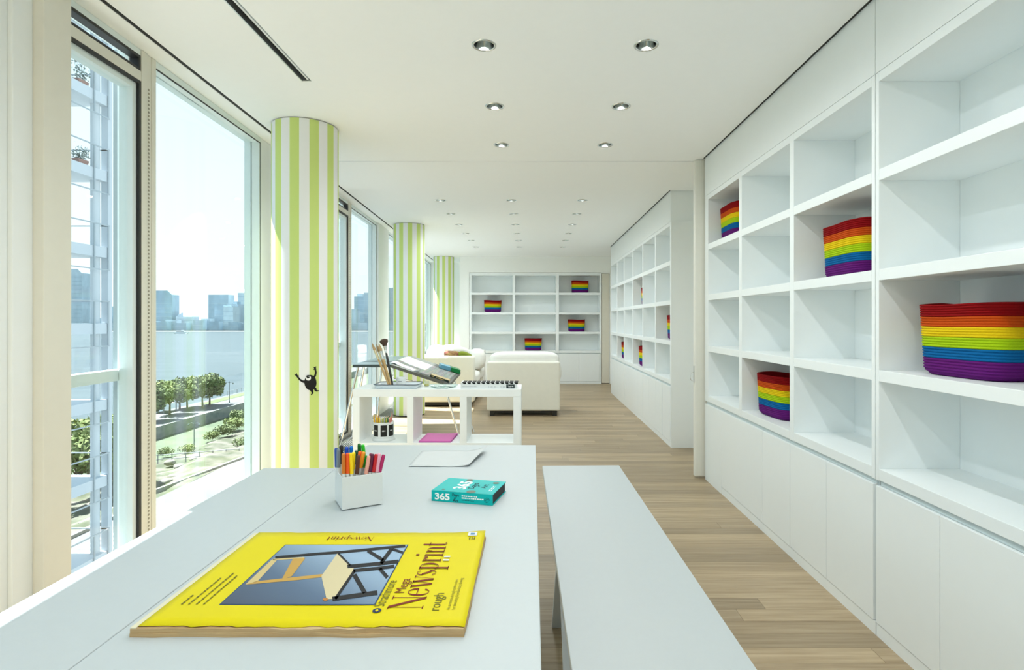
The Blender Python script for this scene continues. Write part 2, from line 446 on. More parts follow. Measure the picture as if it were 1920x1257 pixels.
for i, c in enumerate(far_dl):
    o = copy_tree(dl); o.location = (*c, CEIL)
    o['label'] = 'small chrome downlight beyond the ceiling track, %s of the %s row of three' % (('left', 'middle', 'right')[i % 3], ordn[i // 3])

for o in [q for q in COL.objects if q.name.split('.')[0] == 'downlight' and q.type == 'EMPTY']: add_fill(o)

# ------------------------------------------------------------------ walls
def struct(name, mb, m, label=None, cat='wall', bev=0):
    return tag(mb.build(name, m, None, bev), label, cat, kind='structure')
struct('wall_right', MB().box(1.825, 1.95, -3.2, 13.2, -0.14, CEIL + 0.2), M_WALL, 'plain white wall behind the tall bookcases')
struct('wall_back', MB().box(-2.0, 1.825, -3.3, -3.2, -0.14, CEIL + 0.2), M_WALL, 'plain white wall behind the viewpoint')
wf = struct('wall_far', MB().box(-1.52, -1.325, 11.75, 13.1, 0, CEIL + 0.03).box(-1.325, 1.825, 11.75, 12.2, 2.335, CEIL + 0.03)
            .box(1.625, 1.825, 11.75, 12.2, 0, 2.335).box(-1.325, 1.825, 12.1, 12.2, 0, 2.335), M_WALL, 'white end wall around the far bookcase')
struct('wall_left_end', MB().prism([wl(-0.24, 13.0), (-1.52, 13.0), (-1.52, 13.1), wl(-0.24, 13.1)], -0.14, CEIL + 0.2), M_WALL, 'white wall end behind the farthest striped column')
d1 = thing('door_1', 'plain cream door beside the far bookcase', 'door', (1.54, 11.76, 0), kind='structure')
box('door_leaf', mat('cream_door', (0.70, 0.66, 0.56), 0.5), d1, -0.078, 0.08, 0, 0.04, 0.012, 2.31, 0.002)
box('door_head', M_WALL, d1, -0.08, 0.085, 0.0, 0.05, 2.315, 2.335)
# soffit panels above the right bookcases
struct('trim_1', MB().box(XR, 1.83, -3.2, 2.349, 2.357, CEIL + 0.03).box(XR, 1.83, 2.353, 4.668, 2.357, CEIL + 0.03), M_CAB, 'white panel above the near bookcases', 'soffit')
struct('trim_2', MB().box(XR, 1.83, 5.83, 10.25, 2.357, CEIL + 0.03), M_CAB, 'white panel above the bookcase past the sliding door', 'soffit')
# sliding door that runs across the room, nearly all pushed into its pocket
sdor = thing('door_2', 'cream edge of the sliding door parked beside the near bookcase', 'door', (1.365, 4.70, 0), kind='structure')
box('door_leaf', mat('sliding_door_paint', (0.77, 0.76, 0.69), 0.5), sdor, 0, 0.44, 0, 0.05, 0.014, CEIL - 0.004, 0.006)
box('edge_plate', M_ALU, sdor, -0.002, 0.004, 0.012, 0.038, 0.80, 0.94)
hp = MB(); hp.tube([(0.0, 0.02, 0.885), (-0.022, 0.012, 0.886), (-0.034, 0.006, 0.872), (-0.040, 0.004, 0.845), (-0.032, 0.004, 0.825), (-0.016, 0.01, 0.816)], 0.003, 8)
hp.build('pull_ring', M_CHROME, sdor)

# ------------------------------------------------------------------ window wall
def win(idx, s0, s1, label):
    return thing('window_%d' % idx, label, 'window', wall_pt(0, s0), WROT, kind='structure')
ZT = CEIL - 0.002
wi = [0]
def fixed(s0, s1, label, gap=0.02):
    wi[0] += 1
    w = win(wi[0], s0, s1, label); d = s1 - s0
    MB().box(-0.235, -0.125, 0, d, ZT - 0.035, ZT).build('head_frame', M_FRAME_OUT, w)
    MB().box(-0.235, -0.125, 0, d, -0.01, 0.055).build('sill_frame', M_FRAME, w)
    MB().box(-0.235, -0.129, d - 0.022, d, 0.055, ZT - 0.035).build('side_frame', M_FRAME_OUT, w)
    MB().box(-0.235, -0.129, 0, 0.004, 0.055, ZT - 0.035).build('side_frame', M_FRAME_OUT, w)
    MB().box(-0.133, -0.127, d - 0.006, d, 0.055, ZT - 0.035).box(-0.133, -0.127, 0, d, ZT - 0.041, ZT - 0.035).build('gasket', M_BLACK, w)
    MB().box(-0.19, -0.18, 0.004, d - 0.022, 0.055, ZT - 0.035).build('pane', M_GLASS, w)
    return w
def casement(s0, s1, label):
    wi[0] += 1
    w = win(wi[0], s0, s1, label); d = s1 - s0
    zt0, zt1 = 2.515, 2.565
    MB().box(-0.20, -0.12, 0, d, zt0, zt1).build('transom', M_FRAME_C, w, 0.003)
    MB().box(-0.20, -0.125, 0, d, ZT - 0.03, ZT).build('head_frame', M_FRAME_OUT, w)
    MB().box(-0.25, -0.125, 0, d, -0.01, 0.055).build('sill_frame', M_FRAME, w)
    def ring(a, b, z0, z1, t, n0, n1):
        return MB().box(n0, n1, a, a + t, z0, z1).box(n0, n1, b - t, b, z0, z1).box(n0, n1, a + t, b - t, z0, z0 + t).box(n0, n1, a + t, b - t, z1 - t, z1)
    ring(0.0, d, 0.055, zt0, 0.016, -0.16, -0.122).build('gasket', M_BLACK, w)
    ring(0.0, d, zt1, ZT - 0.03, 0.014, -0.17, -0.124).build('vent_gasket', M_BLACK, w)
    ring(0.016, d - 0.016, 0.071, zt0 - 0.016, 0.028, -0.20, -0.135).build('sash', M_FRAME_OUT, w)
    MB().box(-0.165, -0.158, 0.04, d - 0.04, 0.09, zt0 - 0.04).build('pane', M_GLASS, w)
    MB().box(-0.165, -0.158, 0.02, d - 0.02, zt1 + 0.012, ZT - 0.04).build('vent_pane', M_GLASS, w)
    MB().box(-0.25, -0.202, 0, d, 1.026, 1.081).build('guard_bar', M_FRAME_OUT, w, 0.003)
    return w
tn = [0]
def mullion(s0, s1, label, depth=0.235, inner=-0.125, m=None, chain=False):
    tn[0] += 1
    t = thing('trim_%d' % (tn[0] + 2), label, 'mullion', wall_pt(0, s0), WROT, kind='structure')
    d = s1 - s0
    MB().box(-0.185, inner, 0, d, -0.01, ZT).build('post', m or M_FRAME_C, t, 0.002)
    MB().box(-depth + 0.02, -0.185, 0.001, d - 0.001, -0.01, ZT).build('outer_fin', M_FRAME_OUT, t)
    MB().box(-depth, -depth + 0.02, 0.001, d - 0.001, -0.01, ZT).build('fin_edge', mat('fin_grey', (0.34, 0.40, 0.42), 0.4), t)
    if chain:
        MB().box(inner, inner + 0.006, 0, d * 0.36, -0.01, ZT).build('cover_strip', M_FRAME_C, t, 0.001)
        b = MB(); z = 0.08
        while z < 2.5:
            b.box(inner, inner + 0.003, d * 0.48, d * 0.56, z, z + 0.009); z += 0.019
        tag(b.build('perforation', M_BEAD, t), kind='stuff')
        MB().box(inner, inner + 0.004, d * 0.72, d, -0.01, ZT).build('cover_strip', M_FRAME_C, t, 0.001)
    return t
fixed(-3.1, -1.1, 'full height fixed pane far behind the viewpoint')
mullion(-1.1, -0.95, 'white post behind the viewpoint')
fixed(-0.95, 0.45, 'full height fixed pane level with the viewpoint')
mullion(0.45, 0.6, 'white post beside the near table')
fixed(0.6, 1.90, 'full height fixed pane beside the near table')
# stepped pillar at the left edge of the picture
tn[0] += 1
pl = thing('trim_%d' % (tn[0] + 2), 'broad stepped cream and white post at the left edge', 'mullion', wall_pt(0, 1.90), WROT, kind='structure')
MB().box(-0.32, -0.115, 0, 0.15, -0.01, ZT).build('post', M_FRAME, pl, 0.003)
MB().box(-0.32, -0.098, 0.15, 0.238, -0.01, ZT).build('post', M_FRAME, pl, 0.003)
MB().box(-0.32, -0.058, 0.238, 0.373, -0.01, ZT).build('post', M_FRAME_C, pl, 0.003)
casement(2.275, 2.80, 'narrow opening window with black seal beside the stepped post')
mullion(2.80, 2.917, 'cream post with perforated strip between the two nearest windows', 0.258, chain=True)
fixed(2.917, 4.148, 'large fixed window with the river view left of the first striped column')
mullion(4.148, 4.36, 'white post just left of the first striped column', m=M_FRAME)
fixed(4.36, 5.70, 'fixed pane hidden behind the first striped column')
mullion(5.70, 5.82, 'cream post behind the first striped column')
casement(5.82, 6.37, 'narrow opening window just right of the first striped column')
mullion(6.37, 6.50, 'cream post with perforated strip right of the first striped column', 0.258, chain=True)
fixed(6.50, 7.735, 'fixed window behind the drawing desk')
mullion(7.735, 8.38, 'broad white post left of the second striped column', inner=-0.10, m=M_FRAME)
fixed(8.38, 9.6, 'fixed pane behind the second striped column')
mullion(9.6, 9.75, 'cream post beyond the second striped column')
fixed(9.75, 11.1, 'fixed pane between the second and third columns')
mullion(11.1, 11.25, 'cream post left of the third column')
fixed(11.25, 13.0, 'farthest fixed pane behind the third column')
# floor grille along the glass
gr = thing('floor_grille', 'grey metal heating grille in the floor along the windows', 'grille', wall_pt(-0.02, 4.4), WROT)
MB().box(-0.085, 0.085, 0, 7.2, 0.0, 0.006).build('grille_tray', mat('grille_tray', (0.10, 0.10, 0.085), 0.6), gr)
for k in range(7):
    MB().box(-0.078 + k * 0.024, -0.068 + k * 0.024, 0.01, 7.19, 0.006, 0.014).build('slat', mat('grille_slat', (0.32, 0.32, 0.29), 0.4, 0.6), gr)

# ------------------------------------------------------------------ striped columns
def column(cx, cy, r, phase, label):
    o = thing('striped_column', label, 'column', (cx, cy, 0), phase, 'striped columns')
    MB().lathe([(r, 0.012), (r, CEIL - 0.008)], 64).build('column_shaft', M_STRIPE, o)
    MB().lathe([(r - 0.006, 0.0), (r - 0.006, 0.02)], 64).build('base_ring', M_DARK, o)
    MB().lathe([(r - 0.006, CEIL - 0.02), (r - 0.006, CEIL)], 64).build('top_ring', mat('gap_shade_grey', (0.45, 0.45, 0.42), 0.7), o)  # grey paints the shade in the gap below the ceiling
    return o
C1 = (-1.589, 3.925); CR = 0.2195
def phase(cx, cy, off): return math.atan2(-cy, -cx) + math.radians(off)
column(*C1, CR, phase(*C1, 14.3), 'nearest green and white striped round column')
column(-1.739, 7.911, CR, phase(-1.739, 7.911, 3), 'middle green and white striped round column behind the drawing desk')
column(-1.88, 11.90, CR, phase(-1.88, 11.90, 0), 'farthest green and white striped round column by the end wall')
# monster decal wrapped on the first column
dec = thing('monster_decal', 'black one-eyed monster sticker with raised arms on the nearest striped column', 'sticker', (C1[0], C1[1], 0))
PH0 = math.atan2(-C1[1], -C1[0])
def dpt(x, y, lift=0.0015):
    xx, yy = 540 + x / 16.76, 675 + y / 16.76
    a = PH0 + math.asin(max(-0.98, min(0.98, (xx - 571.5) / 63.5)))
    z = CAMZ - (yy - VY) * 3.72 / F_PX
    return ((CR + lift) * math.cos(a), (CR + lift) * math.sin(a), z)
def disc(mb, cx, cy, rx, ry, lift, rot=0, a0=0, a1=360, n=28, rings=5, mi=0):
    c, q = math.cos(rot), math.sin(rot)
    def fn(u, v):
        a = math.radians(a0 + (a1 - a0) * u); x, yv = rx * v * math.cos(a), ry * v * math.sin(a)
        return dpt(cx + x * c - yv * q, cy + x * q + yv * c, lift)
    mb.grid(fn, n, rings, mi, False)
def ribbon(mb, pts, ws, lift=0.0015):
    L, R = [], []
    fine = []
    for (p, w), (p2, w2) in zip(list(zip(pts, ws)), list(zip(pts, ws))[1:]):
        for t in (0, 0.25, 0.5, 0.75): fine.append(((p[0] + (p2[0] - p[0]) * t, p[1] + (p2[1] - p[1]) * t), w + (w2 - w) * t))
    fine.append((pts[-1], ws[-1]))
    for i, (p, w) in enumerate(fine):
        a, b = fine[max(i - 1, 0)][0], fine[min(i + 1, len(fine) - 1)][0]
        dx, dy = b[0] - a[0], b[1] - a[1]; l = math.hypot(dx, dy) or 1
        L.append((p[0] - dy / l * w / 2, p[1] + dx / l * w / 2)); R.append((p[0] + dy / l * w / 2, p[1] - dx / l * w / 2))
    n = len(fine)
    mb.add([dpt(*q, lift) for q in L] + [dpt(*q, lift) for q in R], [(i, i + 1, n + i + 1, n + i) for i in range(n - 1)])
b = MB(); disc(b, 675, 725, 182, 245, 0.0018, -0.12)
b.build('body', flat('decal_black', (0.012, 0.013, 0.012), 0.5), dec)
b = MB()
ribbon(b, [(520, 700), (430, 670), (350, 610), (290, 520), (245, 455)], [90, 62, 55, 52, 62])
ribbon(b, [(250, 470), (200, 462)], [40, 22]); ribbon(b, [(255, 465), (262, 418)], [40, 22]); ribbon(b, [(290, 515), (325, 475)], [30, 12])
b.build('arm', MATS['decal_black'], dec)
b = MB()
ribbon(b, [(760, 590), (815, 510), (838, 420), (825, 330), (810, 270)], [80, 62, 52, 50, 66])
ribbon(b, [(815, 280), (772, 236)], [44, 24]); ribbon(b, [(815, 275), (840, 222)], [44, 24]); ribbon(b, [(805, 315), (752, 308)], [30, 14])
b.build('arm', MATS['decal_black'], dec)
b = MB(); ribbon(b, [(700, 930), (735, 1030), (735, 1060), (690, 1118)], [110, 60, 56, 20]); b.build('leg', MATS['decal_black'], dec)
b = MB(); ribbon(b, [(810, 900), (830, 980), (870, 1000), (930, 998)], [90, 58, 48, 22]); b.build('leg', MATS['decal_black'], dec)
b = MB(); disc(b, 612, 578, 76, 78, 0.0026); eye = b.build('eye', flat('decal_white', (0.85, 0.86, 0.84), 0.5), dec)
b = MB(); disc(b, 596, 535, 62, 52, 0.0034, -0.35); b.build('pupil', MATS['decal_black'], eye)
b = MB(); disc(b, 630, 520, 16, 14, 0.0040); disc(b, 552, 552, 12, 16, 0.0040); b.build('glint', MATS['decal_white'], eye)

# ------------------------------------------------------------------ bookcases
SHELF_Z = [1.95, 1.535, 1.115, 0.705]
ST = 0.047
def bookcase(label, loc, rz, length, bays, doors, shelves=SHELF_Z, top=2.355, topo=2.315, filler=None, plinth=0.057, door_top=0.632, end_panels=(True, True)):
    """local y along the front, local x into the depth (front at 0), bays = openings (y0, y1)"""
    D = 0.372
    t = thing('bookcase', label, 'bookcase', loc, rz)
    edges = [0.0]
    for a, b in bays: edges += [a, b]
    edges.append(length)
    for i in range(0, len(edges), 2):
        a, b = edges[i], edges[i + 1]
        MB().box(0.0, D, a + 0.0008, b - 0.0008, shelves[-1] - ST - 0.003, top).build('upright', M_CAB, t, 0.0015)
    for a, b in bays:
        for z in shelves[:-1]:
            MB().box(0.0, D - 0.035, a, b, z - ST, z).build('shelf', M_CAB, t, 0.0015)
        MB().box(0.0, D - 0.035, a, b, topo, top).build('top_rail', M_CAB, t, 0.0015)
        MB().box(0.0, D - 0.035, a, b, shelves[-1] - ST, shelves[-1]).build('shelf', M_CAB, t, 0.0015)
        MB().box(D - 0.035, D, a, b, shelves[-1] - ST, top).build('back_panel', M_CAB, t)
    MB().box(0.022, D, 0.004, length - 0.004, plinth, shelves[-1] - ST - 0.004).build('cabinet_body', M_CAB, t)
    MB().box(0.003, D, 0.001, length - 0.001, 0.0, plinth - 0.003).build('plinth', M_CAB, t)
    MB().box(0.016, 0.0225, 0.01, length - 0.01, door_top, shelves[-1] - ST - 0.004).build('finger_groove', mat('groove_grey', (0.58, 0.66, 0.68), 0.4), t)
    for a, b in doors:
        MB().box(0.0, 0.021, a + 0.0014, b - 0.0014, plinth, door_top - 0.001).build('door', M_CAB, t, 0.001)
    if filler:
        MB().box(0.0, 0.021, filler[0] + 0.001, filler[1] - 0.001, 0.0, door_top - 0.001).build('filler_panel', M_CAB, t, 0.001)
    return t
# near wall, far module (y 2.353 .. 4.668)
Y0 = 2.353
bookcase('tall white open bookcase with three bays in the middle of the right wall', (XR, Y0, 0), 0, 4.668 - Y0,
         [(2.378 - Y0, 3.083 - Y0), (3.133 - Y0, 3.850 - Y0), (3.903 - Y0, 4.585 - Y0)],
         [(0.012, 2.744 - Y0), (2.744 - Y0, 3.13 - Y0), (3.13 - Y0, 3.508 - Y0), (3.508 - Y0, 4.271 - Y0)], filler=(4.271 - Y0, 4.667 - Y0))
# near module (cut by the right picture edge)
Y1 = 0.05
bookcase('tall white open bookcase at the right edge of the picture', (XR, Y1, 0), 0, 2.349 - Y1,
         [(0.10 - Y1, 0.78 - Y1), (0.83 - Y1, 1.545 - Y1), (1.595 - Y1, 2.326 - Y1)],
         [(0.43 * k + 0.01, min(0.43 * (k + 1), 0) + 0.01) for k in range(0)] +
         [(0.06, 0.40), (0.40, 0.79), (0.79, 1.17), (1.17, 1.55), (1.55, 1.979 - Y1), (1.979 - Y1, 2.347 - Y1)])
# module beyond the sliding door
Y2 = 5.83
e2 = [5.83, 6.56, 7.30, 8.03, 8.79, 9.51, 10.25]
bays2 = [(a - Y2 + 0.025, b - Y2 - 0.025) for a, b in zip(e2, e2[1:])]
c2 = bookcase('long white bookcase with six bays beyond the sliding door', (XR, Y2, 0), 0, 10.25 - Y2, bays2,
         [(a - Y2 + (0.02 if i == 0 else 0) + h * 0.365, min(a - Y2 + h * 0.365 + 0.365, b - Y2)) for i, (a, b) in enumerate(zip(e2, e2[1:])) for h in (0, 1)])
box('end_panel', M_CAB, c2, 0.001, 0.38, -0.022, -0.001, 0.0, 2.355, 0.001)
# far end bookcase (front faces the camera); local y runs to the left
XF = 1.455
fb = [(XF - b, XF - a) for a, b in [(0.56, 1.41), (-0.358, 0.492), (-1.276, -0.414)]]
c3 = bookcase('white bookcase with twelve cubbies across the far end wall', (XF, 11.755, 0), PI / 2, XF + 1.32, fb,
         [(a + h * 0.43, min(a + h * 0.43 + 0.43, b)) for a, b in fb for h in (0, 1)],
         shelves=[1.915, 1.50, 1.092, 0.693], top=2.33, topo=2.275, plinth=0.05)

# ------------------------------------------------------------------ rainbow rope baskets
BW, BD, BH = 0.375, 0.255, 0.268
bands = [('purple', (0.13, 0.012, 0.17), 0.0, 0.245, 6), ('blue', (0.004, 0.13, 0.36), 0.245, 0.40, 4), ('lime', (0.42, 0.62, 0.01), 0.40, 0.545, 4),
         ('yellow', (0.83, 0.60, 0.01), 0.545, 0.685, 4), ('orange', (0.60, 0.085, 0.008), 0.685, 0.825, 4), ('red', (0.27, 0.004, 0.006), 0.825, 1.0, 5)]
def basket_ring(z, bulge, n=44):
    t = z
    sx = (BW / 2) * (0.945 + 0.055 * t) ; sy = (BD / 2) * (0.945 + 0.055 * t)
    rr = 1.0 if t > 0.10 else 0.86 + 0.14 * math.sin(t / 0.10 * PI / 2)
    out = []
    for k in range(n):
        a = 2 * PI * k / n; c, q = math.cos(a), math.sin(a)
        d = (abs(c) ** 5 + abs(q) ** 5) ** (-0.2)
        wob = 0.006 * t * math.sin(2 * a + 0.6) - 0.016 * t * max(0.0, math.cos(a - 2.3)) ** 60
        zz = BH * t + (0.004 * math.sin(2 * a + 0.9) + 0.003 * math.cos(3 * a)) * t * t
        out.append((c * d * (sx + wob + bulge) * rr, q * d * (sy + wob * 0.6 + bulge) * rr, zz))
    return out
bproto = thing('rope_basket', 'x', 'basket', (0, 0, 0), 0, 'rainbow rope baskets')
for nm, colr, z0, z1, rows in bands:
    rings = []
    for i in range(rows):
        for fr, bl in ((0.03, -0.0012), (0.25, 0.0018), (0.5, 0.003), (0.75, 0.0018), (0.97, -0.0012)):
            rings.append(basket_ring(z0 + (z1 - z0) * (i + fr) / rows, bl))
    if nm == 'red':
        rings.append(basket_ring(1.0, -0.004)); rings += [basket_ring(t, -0.008) for t in (0.99, 0.8)]
    n = 44
    mb = MB(); mb.add([p for r in rings for p in r], [(i * n + k, i * n + (k + 1) % n, (i + 1) * n + (k + 1) % n, (i + 1) * n + k) for i in range(len(rings) - 1) for k in range(n)], 0, True)
    if nm == 'purple': mb.add(rings[0], [tuple(range(n))[::-1]])
    mb.build('rope_band', mat('rope_' + nm, tuple(c * 0.85 for c in colr), 0.85, var=0.14, scale=220, bump=0.5, bscale=420, spec=0.1), bproto)
inner = [basket_ring(t, -0.008) for t in (0.8, 0.4, 0.06)]
mb = MB(); mb.add([p for r in inner for p in r], [(i * 44 + k, i * 44 + (k + 1) % 44, (i + 1) * 44 + (k + 1) % 44, (i + 1) * 44 + k) for i in range(2) for k in range(44)] + [tuple(88 + k for k in range(44))], 0, True)
mb.build('lining', MATS['rope_purple'], bproto)
R90 = PI / 2
bspots = [
    (1.638, 2.03, SHELF_Z[2], R90 + 0.04, 1.0, 'large rainbow rope basket cut off by the right picture edge'),
    (1.632, 2.765, SHELF_Z[1], R90 - 0.05, 1.0, 'rainbow rope basket on the second shelf of the middle right bookcase'),
    (1.632, 3.595, SHELF_Z[3], R90 + 0.06, 1.0, 'rainbow rope basket on the lowest open shelf of the middle right bookcase'),
    (1.625, 4.335, SHELF_Z[0], R90 - 0.03, 1.0, 'rainbow rope basket in the top corner cubby beside the sliding door'),
    (1.625, 6.10, SHELF_Z[2], R90, 1.0, 'rainbow basket in the nearest bay of the bookcase beyond the sliding door'),
    (1.625, 7.60, SHELF_Z[1], R90 + 0.1, 0.9, 'rainbow basket sliver on the second shelf, third bay beyond the sliding door'),
    (1.60, 7.62, SHELF_Z[3], R90, 1.0, 'rainbow basket on the lowest shelf, third bay beyond the sliding door'),
    (1.64, 9.00, SHELF_Z[1], R90 + 0.1, 0.9, 'rainbow basket sliver on the second shelf, fifth bay beyond the sliding door'),
    (1.60, 9.13, SHELF_Z[3], R90, 1.0, 'rainbow basket on the lowest shelf, fifth bay beyond the sliding door'),
    (-0.84, 11.92, 1.50, 0.02, 0.95, 'rainbow basket in the left column of the far end bookcase'),
    (0.02, 11.92, 0.693, 0.0, 0.95, 'rainbow basket in the middle column of the far end bookcase'),
    (1.015, 11.92, 1.915, 0.03, 0.95, 'rainbow basket in the top right cubby of the far end bookcase'),
    (0.94, 11.92, 1.092, -0.03, 0.95, 'rainbow basket in the third cubby down on the right of the far bookcase')]
for i, (x, yy, z, r, s, lb) in enumerate(bspots):
    o = bproto if i == 0 else copy_tree(bproto)
    o.location = (x, yy, z + 0.0005); o.rotation_euler = (0, 0, r); o.scale = (s, s, s); o['label'] = lb

# ------------------------------------------------------------------ work table, console, bench
TT = 0.75
tb = thing('work_table', 'long white work table in the foreground holding the yellow pad', 'table', (-0.371, 1.45, 0))
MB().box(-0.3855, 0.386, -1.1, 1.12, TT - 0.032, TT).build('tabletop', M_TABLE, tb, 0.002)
for sx in (-1, 1):
    for sy in (-1, 1):
        MB().box(sx * 0.375 - 0.0, sx * 0.375 - sx * 0.05, sy * 1.07, sy * 1.07 - sy * 0.05, 0, TT - 0.032).build('leg', M_TABLE, tb, 0.002)
MB().box(-0.34, 0.34, 1.03, 1.05, TT - 0.10, TT - 0.032).build('apron', M_TABLE, tb)
MB().box(-0.34, 0.34, -1.05, -1.03, TT - 0.10, TT - 0.032).build('apron', M_TABLE, tb)
cn = thing('console_table', 'narrow white table pushed against the window side of the work table', 'table', (-0.899, 1.25, 0))
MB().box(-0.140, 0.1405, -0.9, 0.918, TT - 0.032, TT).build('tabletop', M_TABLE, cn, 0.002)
for sx in (-1, 1):
    for sy in (-1, 1):
        MB().box(sx * 0.13, sx * 0.13 - sx * 0.045, sy * 0.88, sy * 0.88 - sy * 0.045, 0, TT - 0.032).build('leg', M_TABLE, cn, 0.002)
bn = thing('bench', 'long white bench with slanted panel legs beside the work table', 'bench', (0.318, 2.0, 0), 0.0195)
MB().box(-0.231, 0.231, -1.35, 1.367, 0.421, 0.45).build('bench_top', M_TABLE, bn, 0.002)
for yc in (0.02, -0.95):
    for sg in (1, -1):
        MB().hexa([(-0.225, yc + sg * 0.39, 0), (0.225, yc + sg * 0.39, 0), (0.225, yc + sg * 0.415, 0), (-0.225, yc + sg * 0.415, 0),
                   (-0.225, yc + sg * 0.075, 0.421), (0.225, yc + sg * 0.075, 0.421), (0.225, yc + sg * 0.10, 0.421), (-0.225, yc + sg * 0.10, 0.421)]).build('leg', M_TABLE, bn)
    MB().box(-0.2, 0.2, yc - 0.13, yc + 0.13, 0.30, 0.315).build('stretcher', M_TABLE, bn)

# ------------------------------------------------------------------ newsprint pad
PT = TT + 0.0155
pad = thing('newsprint_pad', 'large yellow drawing pad with a chair printed on its cover', 'drawing pad', (-0.424, 1.231, TT))
X0, X1, YN, YF = -0.725, -0.123, 1.008, 1.462
ox, oy = 0.424, -1.231
M_EDGE = layered_paper_mat()
def lp(p): return (p[0] + ox, p[1] + oy, p[2] - TT)
def ragged(a, b, n, amp, seed):
    rnd = random.Random(seed)
    return [(a[0] + (b[0] - a[0]) * i / n + (rnd.uniform(-amp, amp) if 0 < i < n and abs(b[1] - a[1]) > abs(b[0] - a[0]) else 0),
             a[1] + (b[1] - a[1]) * i / n + (rnd.uniform(-amp, amp) if 0 < i < n and abs(b[1] - a[1]) <= abs(b[0] - a[0]) else 0)) for i in range(n)]
outl = ragged((X0, YN), (X1, YN), 14, 0.002, 1) + ragged((X1, YN), (X1 + 0.002, YF), 8, 0.0012, 2) + ragged((X1 + 0.002, YF), (X0, YF), 8, 0.001, 3) + ragged((X0, YF), (X0, YN), 8, 0.0012, 4)
def pp(mb, pts, z0, z1): mb.prism([(p[0] + ox, p[1] + oy) for p in pts], z0, z1); return mb
pp(MB(), outl, 0.0, 0.0065).build('paper_block', M_EDGE, pad)
pp(MB(), [(p[0] * 0.999 - 0.0007, p[1] + 0.001) for p in ragged((X0, YN), (X1, YN), 24, 0.0022, 11) + ragged((X1, YN), (X1, YF), 8, 0.001, 2) + ragged((X1, YF), (X0, YF), 6, 0.001, 3) + ragged((X0, YF), (X0, YN), 6, 0.001, 4)], 0.0065, 0.0148).build('paper_block', M_EDGE, pad)
cov = MB()
rn = random.Random(5)
near_jit = [rn.uniform(-0.003, 0.003) for _ in range(40)]
def cover(u, v):
    x = X0 + 0.010 + (X1 - X0 - 0.009) * u
    yy = YN + 0.006 + (YF - YN - 0.005) * v
    if v == 0: yy += near_jit[int(u * 36)]
    if v == 1: yy += near_jit[int(u * 36) // 2 + 3] * 0.6
    z = 0.0166 + 0.0007 * math.sin(u * 9) * math.sin(v * 6 + 1) + 0.006 * max(0, u - 0.9) / 0.1 * max(0, v - 0.85) / 0.15
    return (x + ox, yy + oy, z)
cov.grid(cover, 36, 14)
pad_yellow = flat('cover_yellow', (0.65, 0.545, 0.0), 0.55)
cv = cov.build('cover', pad_yellow, pad)
md = cv.modifiers.new('solid', 'SOLIDIFY'); md.thickness = 0.0006; md.offset = -1
box('binding_strip', flat('binding_cream', (0.66, 0.62, 0.45), 0.7), pad, X0 + ox + 0.0005, X0 + ox + 0.0105, YN + oy + 0.001, YF + oy - 0.001, 0.0148, 0.0168)
ZP = 0.0178
def print_poly(name, pts, m, z, par=pad):
    mb = MB(); mb.add([(p[0] + ox, p[1] + oy, z) for p in pts], [tuple(range(len(pts)))]); return mb.build(name, m, par)
M_BACK = print_photo_mat()
print_poly('printed_border', [(-0.6095, 1.0885), (-0.3055, 1.0885), (-0.3055, 1.3825), (-0.6095, 1.3825)], flat('print_border', (0.02, 0.06, 0.13)), ZP - 0.0003)
pan = print_poly('printed_photo', [(-0.607, 1.091), (-0.308, 1.091), (-0.308, 1.380), (-0.607, 1.380)], M_BACK, ZP)
def c7(x, y):
    q = PZ(220 + x / 2.6667, 960 + y / 2.6667, PT + 0.0015); return (q.x, q.y)
def pstrip(name, pts, w, m, z):
    """print strip between crop points, widths in crop px"""
    mb = MB()
    for (a, b) in zip(pts, pts[1:]):
        dx, dy = b[0] - a[0], b[1] - a[1]; l = math.hypot(dx, dy); nx, ny = -dy / l * w / 2, dx / l * w / 2
        q = [c7(a[0] + nx, a[1] + ny), c7(b[0] + nx, b[1] + ny), c7(b[0] - nx, b[1] - ny), c7(a[0] - nx, a[1] - ny)]
        mb.add([(p[0] + ox, p[1] + oy, z) for p in q], [(0, 1, 2, 3)])
    return mb.build(name, m, pan)
PK = flat('print_black', (0.018, 0.018, 0.02)); PG = flat('print_gold', (0.48, 0.29, 0.07)); PG2 = flat('print_gold_light', (0.56, 0.44, 0.20)); PC = flat('print_cream', (0.58, 0.50, 0.31)); PBn = flat('print_brown', (0.42, 0.18, 0.05))
zz = ZP + 0.0004
print_poly('printed_backrest', [c7(*p) for p in [(775, 240), (800, 243), (700, 352), (640, 367)]], PG2, zz, pan)
print_poly('printed_backrest', [c7(*p) for p in [(782, 238), (935, 229), (935, 236), (775, 245)]], PG2, zz, pan)
print_poly('printed_backrest', [c7(*p) for p in [(878, 238), (940, 235), (872, 326), (822, 342)]], PG, zz + 0.0001, pan)
print_poly('printed_backrest', [c7(*p) for p in [(638, 368), (700, 350), (1030, 314), (1036, 328), (900, 345)]], PG, zz, pan)
pstrip('printed_leg', [(790, 232), (1000, 214), (1130, 204), (1440, 174)], 13, PK, zz + 0.0002)
print_poly('printed_seat', [c7(*p) for p in [(1100, 212), (1165, 268), (1186, 292), (1088, 440), (1046, 442), (1020, 325)]], PC, zz + 0.0003, pan)
for pts, w in ([(1105, 212), (1165, 272)], 10), ([(1150, 278), (1300, 264), (1405, 252)], 18), ([(1180, 298), (1300, 287), (1385, 276)], 16), ([(1252, 198), (1330, 246)], 16), ([(1372, 188), (1318, 262)], 18), ([(1185, 318), (1238, 410)], 22), ([(1312, 288), (1350, 332)], 18), ([(1188, 296), (1090, 440)], 14), ([(1075, 440), (1300, 408)], 22), ([(1375, 190), (1428, 208)], 12):
    pstrip('printed_leg', pts, w, PK, zz + 0.0004)
